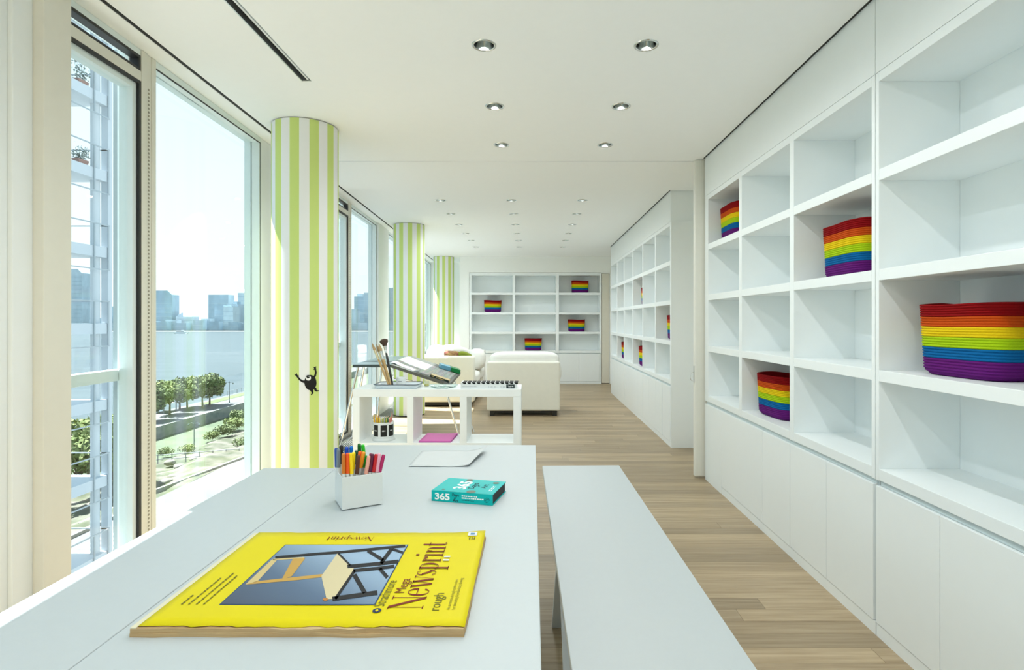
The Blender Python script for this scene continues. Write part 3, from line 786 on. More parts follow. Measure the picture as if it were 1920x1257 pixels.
print_poly('printed_foot', [c7(1040 + 14 * math.cos(a / 6 * PI), 443 + 8 * math.sin(a / 6 * PI)) for a in range(12)], PBn, zz + 0.0005, pan)
# serif lettering for the pad title, drawn stroke by stroke
class Glyphs:
    def __init__(s): s.mb = MB(); s.x = 0
    def poly(s, pts): s.mb.add([(s.x + p[0], p[1], 0) for p in pts], [tuple(range(len(pts)))])
    def rect(s, x0, x1, y0, y1): s.poly([(x0, y0), (x1, y0), (x1, y1), (x0, y1)])
    def diag(s, xa, ya, xb, yb, w): s.poly([(xa, ya), (xa + w, ya), (xb + w, yb), (xb, yb)])
    def arc(s, cx, cy, rx, ry, a0, a1, thin, thick, n=14):
        vs = []
        for i in range(n + 1):
            a = math.radians(a0 + (a1 - a0) * i / n); t = thin + (thick - thin) * abs(math.cos(a)) ** 1.5
            vs += [(s.x + cx + rx * math.cos(a), cy + ry * math.sin(a), 0), (s.x + cx + (rx - t) * math.cos(a), cy + (ry - t * 0.6) * math.sin(a), 0)]
        s.mb.add(vs, [(2 * i, 2 * i + 1, 2 * i + 3, 2 * i + 2) for i in range(n)])
    def draw(s, word):
        T, h = 0.10, 0.62; t = 0.028
        for ch in word:
            if ch == 'N':
                s.rect(0.08, 0.08 + t, 0, 1); s.rect(0.66, 0.66 + t, 0, 1); s.diag(0.04, 1, 0.60, 0, 0.13); s.rect(0, 0.18, 0, t); s.rect(0.55, 0.80, 1 - t, 1); s.rect(-0.03, 0.10, 1 - t, 1); s.x += 0.78
            elif ch == 'e':
                s.arc(0.25, h / 2, 0.25, h / 2 + 0.01, 8, 325, t, T); s.rect(0.06, 0.49, h / 2 + 0.02, h / 2 + 0.02 + t); s.x += 0.54
            elif ch == 'w':
                s.diag(0.02, h, 0.20, 0, 0.10); s.diag(0.40, h, 0.26, 0, t); s.diag(0.34, h, 0.52, 0, 0.10); s.diag(0.74, h, 0.58, 0, t); s.rect(-0.03, 0.18, h - t, h); s.rect(0.28, 0.48, h - t, h); s.rect(0.66, 0.84, h - t, h); s.x += 0.84
            elif ch == 's':
                s.arc(0.19, 0.455, 0.17, 0.165, 25, 200, t, 0.06); s.diag(0.03, 0.45, 0.24, 0.17, 0.11); s.arc(0.20, 0.165, 0.18, 0.165, 30, -160, t, 0.07); s.x += 0.44
            elif ch == 'p':
                s.rect(0.08, 0.08 + T, -0.34, h); s.rect(0, 0.27, -0.34, -0.34 + t); s.rect(0, 0.1, h - t, h); s.arc(0.22, h / 2, 0.30, h / 2, 130, -130, t, T); s.x += 0.60
            elif ch == 'r':
                s.rect(0.08, 0.08 + T, 0, h); s.rect(0, 0.27, 0, t); s.rect(0, 0.1, h - t, h); s.arc(0.30, h - 0.14, 0.13, 0.14, 170, 60, t, 0.06); s.arc(0.37, h - 0.08, 0.055, 0.06, 0, 360, 0.055, 0.055); s.x += 0.45
            elif ch == 'i':
                s.rect(0.08, 0.08 + T, 0, h); s.rect(0, 0.26, 0, t); s.rect(0, 0.1, h - t, h); s.arc(0.13, 0.88, 0.065, 0.065, 0, 360, 0.065, 0.065); s.x += 0.31
            elif ch == 'n':
                s.rect(0.08, 0.08 + T, 0, h); s.rect(0, 0.26, 0, t); s.rect(0, 0.1, h - t, h); s.arc(0.29, h - 0.2, 0.185, 0.2, 0, 170, t, T); s.rect(0.375, 0.475, 0, h - 0.18); s.rect(0.30, 0.55, 0, t); s.x += 0.60
            elif ch == 't':
                s.rect(0.10, 0.10 + T, 0.1, 0.85); s.rect(0, 0.33, h - t, h); s.arc(0.235, 0.115, 0.135, 0.115, 180, 330, t, T); s.x += 0.38
        return s
def put_glyphs(name, word, m, parent, origin, udir, vdir, width, height):
    g = Glyphs().draw(word); me = g.mb.mesh(name, m)
    xs = [v.co.x for v in me.vertices]; a, bq = min(xs), max(xs)
    u, v = Vector(udir), Vector(vdir)
    for q in me.vertices: q.co = Vector(origin) + u * ((q.co.x - a) / (bq - a) * width) + v * (q.co.y * height)
    return link(name, me, parent)
PM = flat('print_maroon', (0.19, 0.022, 0.012)); PGn = flat('print_olive', (0.14, 0.13, 0.012)); PB = flat('print_navy', (0.02, 0.035, 0.08))
ZT2 = ZP + 0.0003
UY, VXm = (0, 1, 0), (-1, 0, 0)
def on_pad(x, yy, z=None): return (x + ox, yy + oy, z or ZT2)
put_glyphs('printed_title', 'Newsprint', PM, pad, on_pad(-0.2105, 1.071), UY, VXm, 0.325, 0.068)
put_text('printed_name', 'Strathmore', PGn, pad, on_pad(-0.2870, 1.083), UY, VXm, 0.108, 0.020)
put_text('printed_subtitle', 'Mega', PM, pad, on_pad(-0.2600, 1.137), UY, VXm, 0.062, 0.020)
put_text('printed_note', 'rough', PGn, pad, on_pad(-0.178, 1.067), UY, VXm, 0.068, 0.020)
put_text('printed_note', 'An economical rough surface sheet', PGn, pad, on_pad(-0.158, 1.070), UY, VXm, 0.125, 0.007)
put_text('printed_note', 'for sketching & preliminary drawing', PGn, pad, on_pad(-0.148, 1.070), UY, VXm, 0.132, 0.007)
for i, (x, l) in enumerate([(-0.681, 0.030), (-0.667, 0.115), (-0.652, 0.130), (-0.638, 0.120)]):
    mb = MB(); yy = 1.090; rr = random.Random(i)
    while yy < 1.09 + l:
        w = rr.uniform(0.005, 0.013); mb.add([on_pad(x, yy), on_pad(x, yy + w), on_pad(x - 0.0035, yy + w), on_pad(x - 0.0035, yy)], [(0, 1, 2, 3)]); yy += w + 0.003
    mb.build('printed_note', PGn, pad)
put_glyphs('printed_title', 'Newsprint', PM, pad, on_pad(-0.402, 1.432), (-1, 0, 0), (0, -1, 0), 0.120, 0.026)
lg = MB(); lg.lathe([(0.0085, 0), (0.0, 0)], 18, on_pad(-0.296, 1.067)); lg.build('printed_logo', PB, pad)
lg = MB(); lg.add([on_pad(-0.2995, 1.066, ZT2 + 0.0003), on_pad(-0.296, 1.072, ZT2 + 0.0003), on_pad(-0.2925, 1.066, ZT2 + 0.0003), on_pad(-0.296, 1.062, ZT2 + 0.0003)], [(0, 1, 2, 3)]); lg.build('printed_logo', pad_yellow, pad)
PW_ = flat('print_white', (0.68, 0.69, 0.69))
stk = print_poly('price_sticker', [(-0.165, 1.432), (-0.142, 1.432), (-0.142, 1.462 - 0.006), (-0.165, 1.456)], PW_, ZP + 0.003)
print_poly('barcode', [(-0.159, 1.437), (-0.148, 1.437), (-0.148, 1.450), (-0.159, 1.450)], flat('print_blue', (0.12, 0.25, 0.42)), ZP + 0.0034, stk)
for a in (1.288, 1.306): print_poly('white_mark', [(-0.206, a), (-0.192, a), (-0.192, a + 0.008), (-0.206, a + 0.008)], PW_, ZP + 0.0006)
for a in range(3): print_poly('printed_note', [(-0.160 + a * 0.006, 1.412), (-0.157 + a * 0.006, 1.412), (-0.157 + a * 0.006, 1.427), (-0.160 + a * 0.006, 1.427)], PGn, ZP + 0.0014)

# ------------------------------------------------------------------ teal book
bang = math.atan2(-0.048, 0.1973)
bk = thing('art_book', 'thick teal paperback with white 365 lettering on the work table', 'book', (-0.3195, 1.773, TT), bang)
M_TEAL = flat('teal_cover', (0.0, 0.43, 0.42), 0.4)
BL, BWd, BT = 0.203, 0.147, 0.0335
box('page_block', mat('black_pages', (0.012, 0.008, 0.010), 0.7), bk, 0.003, BL - 0.003, 0.004, BWd - 0.002, 0.0022, BT - 0.0022)
box('front_cover', M_TEAL, bk, 0, BL, 0, BWd, BT - 0.0022, BT, 0.0006)
box('back_cover', M_TEAL, bk, 0, BL, 0, BWd, 0, 0.0022, 0.0006)
box('spine', M_TEAL, bk, 0, BL, 0, 0.004, 0.0, BT, 0.0012)
INK = flat('book_ink', (0.01, 0.05, 0.06)); WINK = flat('book_white', (0.88, 0.9, 0.88)); GR = flat('book_grey', (0.17, 0.20, 0.16))
put_text('printed_title', '365', WINK, bk, (0.012, -0.0004, 0.007), (1, 0, 0), (0, 0, 1), 0.050, 0.0205, 0.03)
put_text('printed_title', "Days", INK, bk, (0.070, -0.0004, 0.020), (1, 0, 0), (0, 0, 1), 0.023, 0.009, 0.02)
put_text('printed_title', "of", INK, bk, (0.076, -0.0004, 0.0125), (1, 0, 0), (0, 0, 1), 0.009, 0.006, 0.02)
put_text('printed_title', "Art", INK, bk, (0.072, -0.0004, 0.003), (1, 0, 0), (0, 0, 1), 0.018, 0.009, 0.02)
for zq, l0, l1 in ((0.0215, 0.102, 0.150), (0.0150, 0.102, 0.170)):
    mb = MB(); x = l0; rr = random.Random(int(zq * 1e4))
    while x < l1: w = rr.uniform(0.003, 0.008); mb.add([(x, -0.0004, zq), (x + w, -0.0004, zq), (x + w, -0.0004, zq + 0.0035), (x, -0.0004, zq + 0.0035)], [(0, 1, 2, 3)]); x += w + 0.002
    mb.build('printed_note', WINK, bk)
mb = MB(); x = 0.102
while x < 0.142: mb.add([(x, -0.0004, 0.0085), (x + 0.0035, -0.0004, 0.0085), (x + 0.0035, -0.0004, 0.0105), (x, -0.0004, 0.0105)], [(0, 1, 2, 3)]); x += 0.0052
mb.build('printed_note', INK, bk)
mb = MB(); mb.tube([(0.184 + 0.009 * math.cos(a * 0.45) * (1 - a * 0.03), -0.0004, 0.015 + 0.009 * math.sin(a * 0.45) * (1 - a * 0.03)) for a in range(24)], 0.0006, 5); mb.build('printed_swirl', INK, bk)
TOPZ = BT + 0.0003
put_text('printed_title', '365', WINK, bk, (0.098, 0.032, TOPZ), (0, 1, 0), (-1, 0, 0), 0.088, 0.042, 0.03)
put_text('printed_title', 'Days', INK, bk, (0.124, 0.045, TOPZ), (0, 1, 0), (-1, 0, 0), 0.060, 0.020, 0.015)
put_text('printed_title', 'of', INK, bk, (0.136, 0.065, TOPZ), (0, 1, 0), (-1, 0, 0), 0.018, 0.009, 0.01)
put_text('printed_title', 'Art', INK, bk, (0.160, 0.058, TOPZ), (0, 1, 0), (-1, 0, 0), 0.042, 0.019, 0.015)
mb = MB()
for x0, l in ((0.178, 0.055), (0.184, 0.05)): mb.add([(x0, 0.035, TOPZ), (x0 + 0.002, 0.035, TOPZ), (x0 + 0.002, 0.035 + l, TOPZ), (x0, 0.035 + l, TOPZ)], [(0, 1, 2, 3)])
mb.build('printed_note', WINK, bk)
for cx, cy, r1 in ((0.128, 0.014, 0.015), (0.080, 0.134, 0.012), (0.176, 0.122, 0.011), (0.034, 0.018, 0.006)):
    mb = MB(); mb.lathe([(r1, 0.0003), (0, 0.0003)], 14, (cx, cy, TOPZ)); mb.build('printed_blot', GR, bk)

# ------------------------------------------------------------------ pen holder with markers
hang = math.atan2(0.06, 0.106)
hu = Vector((math.cos(hang), math.sin(hang), 0)); hv = Vector((-math.sin(hang), math.cos(hang), 0))
HO = Vector((-0.5695, 1.6765, TT)); HL, HWd, HH = 0.121, 0.115, 0.100
ph = thing('pen_holder', 'white square plastic pen holder full of coloured markers', 'pen holder', HO, hang)
M_PLA = mat('white_plastic', (0.70, 0.725, 0.72), 0.3, var=0.01)
box('bottom', M_PLA, ph, 0.003, HL - 0.003, 0.003, HWd - 0.003, 0.005, 0.010)
box('wall', M_PLA, ph, 0, HL, 0, 0.003, 0.003, HH, 0.0012)
box('wall', M_PLA, ph, 0, HL, HWd - 0.003, HWd, 0.003, HH, 0.0012)
box('wall', M_PLA, ph, 0, 0.003, 0.003, HWd - 0.003, 0.003, HH, 0.0012)
box('wall', M_PLA, ph, HL - 0.003, HL, 0.003, HWd - 0.003, 0.003, HH, 0.0012)
box('divider', M_PLA, ph, 0.003, HL - 0.003, HWd * 0.52, HWd * 0.52 + 0.002, 0.010, HH - 0.01)
box('foot', flat('holder_foot', (0.35, 0.37, 0.37)), ph, 0.012, HL - 0.012, 0.012, HWd - 0.012, 0.0, 0.005)
marks = [  # top x, y, cap bottom x, y (in the close-up), inset, colour, name
    (172, 170, 182, 465, 0.085, (0.012, 0.07, 0.33), 'navy blue'), (207, 182, 205, 468, 0.070, (0.16, 0.21, 0.25), 'slate grey'), (252, 125, 245, 415, 0.078, (0.012, 0.012, 0.012), 'black'),
    (335, 155, 335, 400, 0.097, (0.004, 0.07, 0.55), 'royal blue'), (408, 142, 408, 400, 0.100, (0.0, 0.17, 0.62), 'sky blue'),
    (286, 258, 288, 565, 0.010, (0.58, 0.17, 0.012), 'ochre'), (350, 252, 350, 565, 0.010, (0.80, 0.09, 0.006), 'red-orange'), (396, 250, 415, 570, 0.010, (0.90, 0.62, 0.0), 'golden yellow'), (445, 236, 432, 500, 0.030, (0.92, 0.72, 0.01), 'lemon yellow'),
    (518, 285, 497, 575, 0.011, (0.085, 0.022, 0.010), 'dark brown'), (545, 222, 530, 450, 0.045, (0.85, 0.13, 0.008), 'bright orange'), (605, 232, 553, 480, 0.032, (0.85, 0.30, 0.012), 'light orange'),
    (532, 105, 540, 380, 0.100, (0.003, 0.14, 0.012), 'forest green'), (588, 118, 618, 390, 0.085, (0.012, 0.50, 0.010), 'bright green'), (485, 212, 488, 420, 0.080, (0.0, 0.06, 0.03), 'bottle green'),
    (645, 290, 598, 470, 0.050, (0.006, 0.35, 0.02), 'grass green'), (684, 296, 640, 575, 0.010, (0.80, 0.36, 0.28), 'salmon pink'), (718, 256, 690, 545, 0.034, (0.30, 0.005, 0.07), 'burgundy'),
    (738, 262, 702, 540, 0.012, (0.10, 0.004, 0.035), 'dark maroon'), (800, 268, 752, 545, 0.012, (0.52, 0.004, 0.010), 'scarlet'), (848, 258, 810, 545, 0.012, (0.80, 0.38, 0.50), 'pale pink'), (918, 276, 852, 545, 0.014, (0.42, 0.006, 0.11), 'magenta')]
ninw = hv
for (tx, ty, bx_, by_, ins, colr, cn_) in marks:
    o0 = HO + hv * ins
    def solve(xpx):
        k = (610 + xpx / 8.377 - VX) / F_PX
        t = (k * o0.y - o0.x) / (hu.x - k * hu.y)
        return o0 + hu * t
    pb = solve(bx_); pt = solve(tx)
    zb = CAMZ - (820 + by_ / 8.377 - VY) * pb.y / F_PX; zt = CAMZ - (820 + ty / 8.377 - VY) * pt.y / F_PX
    pb = Vector((pb.x, pb.y, zb)); pt = Vector((pt.x, pt.y, zt))
    d = (pt - pb).normalized()
    low = pb - d * ((pb.z - TT - 0.012) / d.z)
    rel = low - HO
    a_, b_ = max(0.010, min(HL - 0.010, rel.dot(hu))), max(0.010, min(HWd - 0.010, rel.dot(hv)))
    low = HO + hu * a_ + hv * b_; low.z = TT + 0.0105
    mk = thing('marker_pen', 'white marker with a %s cap standing in the square pen holder' % cn_, 'marker', low, 0, 'markers in the pen holder')
    q = pb - low; t_ = pt - low
    MB().tube([(0, 0, 0), q * 1.0], 0.0048, 10).build('barrel', M_PLA, mk)
    dd = (t_ - q).normalized()
    MB().tube([q - dd * 0.001, q + dd * 0.002, t_ - dd * 0.006, t_ - dd * 0.001, t_], [0.0060, 0.0063, 0.0058, 0.0050, 0.0032], 12).build('cap', mat('cap_' + cn_.replace(' ', '_'), colr, 0.35, var=0.02), mk)

# ------------------------------------------------------------------ loose sheet on the table
sh = thing('paper_sheet', 'loose white paper sheet with a curled corner on the work table', 'paper', (-0.362, 2.31, TT))
def sheetf(u, v):
    x = -0.120 + 0.235 * u + 0.02 * v * u; yy = -0.126 + 0.265 * v
    c = max(0, u - 0.72) / 0.28
    z = 0.0012 + 0.022 * c * c * (0.25 + v) + 0.001 * math.sin(u * 7 + v * 5) + 0.001
    return (x + 0.035 * c * v, yy - 0.01 * c * v, z)
o = MB().grid(sheetf, 16, 10).build('sheet', flat('paper_white', (0.58, 0.60, 0.60), 0.8), sh)
md = o.modifiers.new('solid', 'SOLIDIFY'); md.thickness = 0.0004; md.offset = 1

# ------------------------------------------------------------------ cubby shelf and what stands on it
KY, KT = 3.72, 0.864
XA, XB = -1.194, -0.074
ck = thing('cubby_shelf', 'low white open cubby shelf standing behind the work table', 'shelf', ((XA + XB) / 2, KY + 0.15, 0))
cx0 = (XA + XB) / 2; hw = (XB - XA) / 2
def kx(px): return (px - VX) * KY / F_PX - cx0
MB().box(-hw, hw, -0.15, 0.15, KT - 0.049, KT).build('top_board', M_CAB, ck, 0.0015)
zs = 0.509
ups = [(-hw, kx(674)), (kx(763), kx(775)), (kx(862), kx(875)), (kx(962.5), hw)]
for a, b in ups:
    MB().box(a, b, -0.15, 0.15, zs, KT - 0.049).build('upright', M_CAB, ck)
    MB().box(a, b, -0.15, 0.15, 0.05, zs - 0.045).build('upright', M_CAB, ck)
MB().box(-hw, hw, -0.15, 0.15, zs - 0.045, zs).build('shelf_board', M_CAB, ck, 0.0015)
MB().box(-hw, hw, -0.15, 0.15, 0.0, 0.05).build('bottom_board', M_CAB, ck)
# enamel tray
tr = thing('paint_tray', 'shallow white enamel paint tray with a blue rim on the cubby shelf', 'tray', (-0.918, 3.86, KT))
def rr_ring(sx, sy, r, z, n=6):
    out = []
    for cxs, cys, a0 in ((1, 1, 0), (-1, 1, 90), (-1, -1, 180), (1, -1, 270)):
        for i in range(n + 1):
            a = math.radians(a0 + 90 * i / n); out.append((cxs * (sx - r) + r * math.cos(a), cys * (sy - r) + r * math.sin(a), z))
    return out
def loft(rings, m, name, par, cap0=False, cap1=False):
    n = len(rings[0]); mb = MB()
    mb.add([p for r in rings for p in r], [(i * n + k, i * n + (k + 1) % n, (i + 1) * n + (k + 1) % n, (i + 1) * n + k) for i in range(len(rings) - 1) for k in range(n)], 0, True)
    if cap0: mb.add(rings[0], [tuple(range(n))[::-1]])
    if cap1: mb.add(rings[-1], [tuple(range(n))])
    return mb.build(name, m, par)
M_ENAM = mat('enamel_white', (0.70, 0.77, 0.82), 0.2)
loft([rr_ring(0.135, 0.085, 0.02, 0.0), rr_ring(0.142, 0.092, 0.024, 0.006), rr_ring(0.152, 0.102, 0.03, 0.026), rr_ring(0.150, 0.100, 0.03, 0.026), rr_ring(0.139, 0.089, 0.022, 0.007), rr_ring(0.12, 0.07, 0.015, 0.003)], M_ENAM, 'tray_body', tr, True, True)
loft([rr_ring(0.153, 0.103, 0.03, 0.025), rr_ring(0.157, 0.107, 0.033, 0.0265), rr_ring(0.152, 0.102, 0.03, 0.0285), rr_ring(0.148, 0.098, 0.028, 0.0265)], flat('enamel_rim', (0.03, 0.06, 0.10), 0.3), 'rim', tr)
cup = thing('white_cup', 'small white cup standing in the enamel paint tray', 'cup', (-0.908, 3.875, KT + 0.0035))
MB().lathe([(0, 0), (0.029, 0), (0.0315, 0.003), (0.0325, 0.062), (0.0315, 0.064), (0.030, 0.062), (0.029, 0.006), (0, 0.004)], 28).build('cup_body', M_PLA, cup)
mb = MB()
mb.grid(lambda u, v: (0.0329 * math.cos(-PI / 2 - 0.35 + 0.7 * u), 0.0329 * math.sin(-PI / 2 - 0.35 + 0.7 * u), 0.035 + 0.004 * v), 8, 1); mb.build('printed_band', flat('cup_print', (0.25, 0.27, 0.29)), cup)
def brush(label, base, tip, r, kind):
    base, tip = Vector(base), Vector(tip); d = (tip - base); L = d.length; d.normalize()
    b = thing('paint_brush', label, 'brush', base, 0, 'brushes leaning in the tray')
    P_ = lambda t: d * (L * t)
    hm = {'powder': mat('handle_black', (0.015, 0.015, 0.016), 0.3), 'wood': mat('handle_wood', (0.50, 0.33, 0.14), 0.45, var=0.15)}['powder' if kind == 'powder' else 'wood']
    MB().tube([P_(0), P_(0.3), P_(0.6), P_(0.70)], [r * 0.7, r, r * 0.95, r * 0.8], 10).build('handle', hm, b)
    if kind == 'powder':
        MB().tube([P_(0.70), P_(0.78), P_(0.86)], [r * 0.9, r * 1.2, r * 1.5], 12).build('ferrule', M_CHROME, b)
        MB().tube([P_(0.85), P_(0.89), P_(0.94), P_(0.98), P_(1.0)], [r * 1.5, r * 2.0, r * 3.4, r * 3.2, r * 1.6], 14).build('bristles', mat('bristle_dark', (0.07, 0.045, 0.03), 0.9, bump=0.6, bscale=600), b)
    else:
        MB().tube([P_(0.62), P_(0.74), P_(0.82)], [r * 1.02, r * 1.15, r * 1.2], 10).build('ferrule', mat('brass', (0.72, 0.62, 0.42), 0.25, 1.0) if kind != 'flat' else M_CHROME, b)
        MB().tube([P_(0.81), P_(0.86), P_(0.93), P_(1.0)], [r * 1.15, r * 1.35, r * 0.9, r * 0.15], 10).build('bristles', mat('bristle_tan', (0.42, 0.30, 0.16), 0.9), b)
zt_ = KT + 0.0085
brush('big soft powder brush with a black handle in the paint tray', (-0.955, 3.835, zt_), (-1.036, 3.90, 1.192), 0.0085, 'powder')
brush('wooden round brush in the middle of the tray brushes', (-0.966, 3.830, zt_), (-1.055, 3.85, 1.165), 0.0085, 'flat')
brush('leftmost thin wooden brush in the paint tray', (-0.977, 3.825, zt_), (-1.100, 3.84, 1.170), 0.0075, 'round')
brush('thin brush with a tan tip just right of the leftmost brush', (-0.972, 3.845, zt_), (-1.078, 3.88, 1.158), 0.0072, 'round')
# clear palette dish and small jar
M_CLEAR = glass_mat('clear_plastic', (0.86, 0.92, 0.91), 0.06)
dsh = thing('palette_dish', 'flat clear oval palette dish on the cubby shelf', 'dish', (-0.61, 3.85, KT))
mb = MB()
for prof in ([(0.0, 0.002), (0.06, 0.003), (0.082, 0.006), (0.092, 0.016), (0.098, 0.018), (0.0985, 0.0155), (0.086, 0.003), (0.06, 0.0), (0.0, 0.0)],): mb.lathe(prof, 36)
mb.build('dish_body', M_CLEAR, dsh)
for k in range(6):
    a = k * PI / 3; MB().lathe([(0.017, 0.0), (0.016, 0.0035), (0.012, 0.004), (0.0, 0.0035)], 14, (0.055 * math.cos(a), 0.055 * math.sin(a), 0.0035)).build('paint_well', mat('well_white', (0.75, 0.78, 0.76), 0.3), dsh)
jr = thing('glass_jar', 'tiny clear jar with pale yellow contents beside the palette dish', 'jar', (-0.735, 3.90, KT))
MB().lathe([(0, 0.0), (0.016, 0.0), (0.018, 0.004), (0.018, 0.030), (0.014, 0.036), (0.014, 0.040)], 20).build('jar_body', M_CLEAR, jr)
MB().lathe([(0, 0.003), (0.0155, 0.003), (0.016, 0.016), (0, 0.016)], 18).build('contents', mat('pale_yellow', (0.62, 0.52, 0.18), 0.5), jr)
MB().lathe([(0.015, 0.038), (0.016, 0.039), (0.016, 0.045), (0, 0.046)], 18).build('lid', mat('jar_lid', (0.72, 0.70, 0.45), 0.4), jr)
# white box with black scallops
sb = thing('pattern_box', 'flat white box with a black scalloped lid pattern on the cubby shelf', 'box', (-0.293, 3.83, KT))
box('box_body', M_PLA, sb, -0.189, 0.189, -0.055, 0.060, 0.0, 0.034, 0.001)
box('lid', M_PLA, sb, -0.190, 0.190, -0.056, 0.061, 0.034, 0.040, 0.001)
M_INK = flat('ink_black', (0.012, 0.014, 0.013))
for k in range(12):
    x = -0.180 + k * 0.0318
    pts = [(x, -0.0563, 0.0403), (x + 0.027, -0.0563, 0.0403)] + [(x + 0.027 - 0.004 * (1 - math.cos(a)), -0.0563, 0.0403 - 0.0115 * math.sin(a)) for a in (0.5, 1.0, 1.5)] + [(x + 0.012, -0.0563, 0.030), (x + 0.005, -0.0563, 0.036)]
    MB().add(pts, [tuple(range(len(pts)))[::-1]]).add([(x, -0.0563, 0.0403), (x + 0.027, -0.0563, 0.0403), (x + 0.027, 0.06, 0.0403), (x, 0.06, 0.0403)], [(0, 1, 2, 3)]).build('scallop', M_INK, sb)
lab = MB().box(0.118, 0.174, -0.0566, -0.0560, 0.003, 0.027).build('label', flat('label_black', (0.02, 0.035, 0.035)), sb)
mb = MB()
for k, (w, h0, h1) in enumerate(((0.010, 0.017, 0.020), (0.004, 0.009, 0.020), (0.006, 0.009, 0.018), (0.004, 0.009, 0.020), (0.007, 0.011, 0.019), (0.004, 0.009, 0.020))):
    x = 0.126 + k * 0.0072; mb.add([(x, -0.0572, h0), (x + w * 0.7, -0.0572, h0), (x + w * 0.7, -0.0572, h1), (x, -0.0572, h1)], [(0, 1, 2, 3)])
mb.build('printed_name', PW_, lab)
mb = MB()
for k in range(16): mb.add([(-0.180 + k * 0.0062, -0.0562, 0.010), (-0.1765 + k * 0.0062, -0.0562, 0.010), (-0.1765 + k * 0.0062, -0.0562, 0.016), (-0.180 + k * 0.0062, -0.0562, 0.016)], [(0, 1, 2, 3)])
for x, w in ((-0.005, 0.008), (0.012, 0.014), (0.036, 0.010), (0.078, 0.010), (0.094, 0.018)): mb.add([(x, -0.0562, 0.009), (x + w, -0.0562, 0.009), (x + w, -0.0562, 0.013), (x, -0.0562, 0.013)], [(0, 1, 2, 3)])
mb.build('printed_note', flat('box_grey', (0.45, 0.48, 0.48)), sb)
# pencil pot in the left cubby
pc = thing('pencil_pot', 'round white pot with black panels holding coloured pencils in the cubby', 'pencil pot', (-1.016, 3.83, zs))
MB().lathe([(0, 0), (0.078, 0), (0.078, 0.006), (0.071, 0.014), (0.069, 0.018), (0.069, 0.122), (0.067, 0.125), (0.064, 0.122), (0.064, 0.012), (0, 0.010)], 36).build('pot_body', M_PLA, pc)
pang = math.atan2(-3.83, 1.016)
for k, dq in enumerate((-0.86, 0.0, 0.80, 1.65, 2.5, 3.35, 4.2)):
    mb = MB(); mb.grid(lambda u, v: (0.0698 * math.cos(pang + dq - 0.30 + 0.60 * u), 0.0698 * math.sin(pang + dq - 0.30 + 0.60 * u), 0.032 + 0.076 * v), 8, 1)
    pn = mb.build('black_panel', flat('panel_black', (0.018, 0.018, 0.016)), pc)
    mb = MB()
    for i in range(3): mb.grid(lambda u, v: (0.0702 * math.cos(pang + dq - 0.15 + i * 0.11 + 0.07 * u), 0.0702 * math.sin(pang + dq - 0.15 + i * 0.11 + 0.07 * u), 0.066 + 0.008 * v), 2, 1)
    mb.build('printed_mark', PW_, pn)
box('divider', M_PLA, pc, -0.063, 0.063, -0.001, 0.001, 0.012, 0.12)
box('divider', M_PLA, pc, -0.001, 0.001, -0.063, 0.063, 0.012, 0.145)
pcs = [(-0.052, -0.02, 'yellow', (0.85, 0.60, 0.02)), (-0.043, -0.034, 'golden', (0.80, 0.48, 0.02)), (-0.034, -0.028, 'amber', (0.82, 0.55, 0.05)), (-0.026, -0.045, 'mustard', (0.70, 0.45, 0.03)), (-0.018, -0.030, 'tan', (0.60, 0.32, 0.12)), (-0.010, -0.048, 'straw', (0.86, 0.66, 0.10)),
       (0.010, -0.046, 'lime', (0.50, 0.55, 0.03)), (0.018, -0.030, 'leaf green', (0.10, 0.30, 0.05)), (0.026, -0.044, 'olive', (0.45, 0.42, 0.03)), (0.034, -0.024, 'dark green', (0.03, 0.20, 0.06)), (0.042, -0.036, 'rose', (0.65, 0.22, 0.20)), (0.050, -0.018, 'coral', (0.75, 0.28, 0.22)), (0.030, 0.030, 'mint', (0.30, 0.50, 0.35)), (0.045, 0.022, 'pink', (0.75, 0.35, 0.40))]
for (x, yy, nm, colr) in pcs:
    h = random.uniform(0.152, 0.188)
    s_ = Vector((x * 1.0, yy * 1.0, 0.0125)); e_ = Vector((x * 1.25 + random.uniform(-0.006, 0.006), yy * 1.2, h))
    w_ = thing('coloured_pencil', '%s coloured pencil standing in the black and white pot' % nm, 'pencil', Vector(pc.location) + s_, 0, 'pencils in the round pot')
    dv = e_ - s_
    MB().tube([(0, 0, 0), dv * 0.93], 0.0046, 6).build('pencil_body', mat('pencil_' + nm.replace(' ', '_'), colr, 0.4), w_)
    MB().tube([dv * 0.93, dv], [0.0036, 0.0008], 6).build('pencil_tip', mat('pencil_wood', (0.62, 0.45, 0.26), 0.7), w_)
# pink pad in the middle cubby
pk = thing('pink_pad', 'bright pink paper pad lying in the middle cubby', 'notepad', (-0.645, 3.86, zs))
M_PINK = flat('pink_paper', (0.74, 0.19, 0.52), 0.6)
def pinkf(u, v): return (-0.112 + 0.215 * u + 0.012 * v, -0.132 + 0.262 * v, 0.0085 + 0.004 * (2 * abs(u - 0.5)) ** 2 * v)
o = MB().grid(pinkf, 10, 6).build('top_sheet', M_PINK, pk); md = o.modifiers.new('s', 'SOLIDIFY'); md.thickness = 0.0006
MB().hexa([(-0.112, -0.132, 0), (0.103, -0.132, 0), (0.115, 0.130, 0), (-0.100, 0.130, 0), (-0.112, -0.132, 0.008), (0.103, -0.132, 0.008), (0.115, 0.130, 0.008), (-0.100, 0.130, 0.008)]).build('page_block', flat('pink_pages', (0.40, 0.07, 0.30), 0.7), pk)

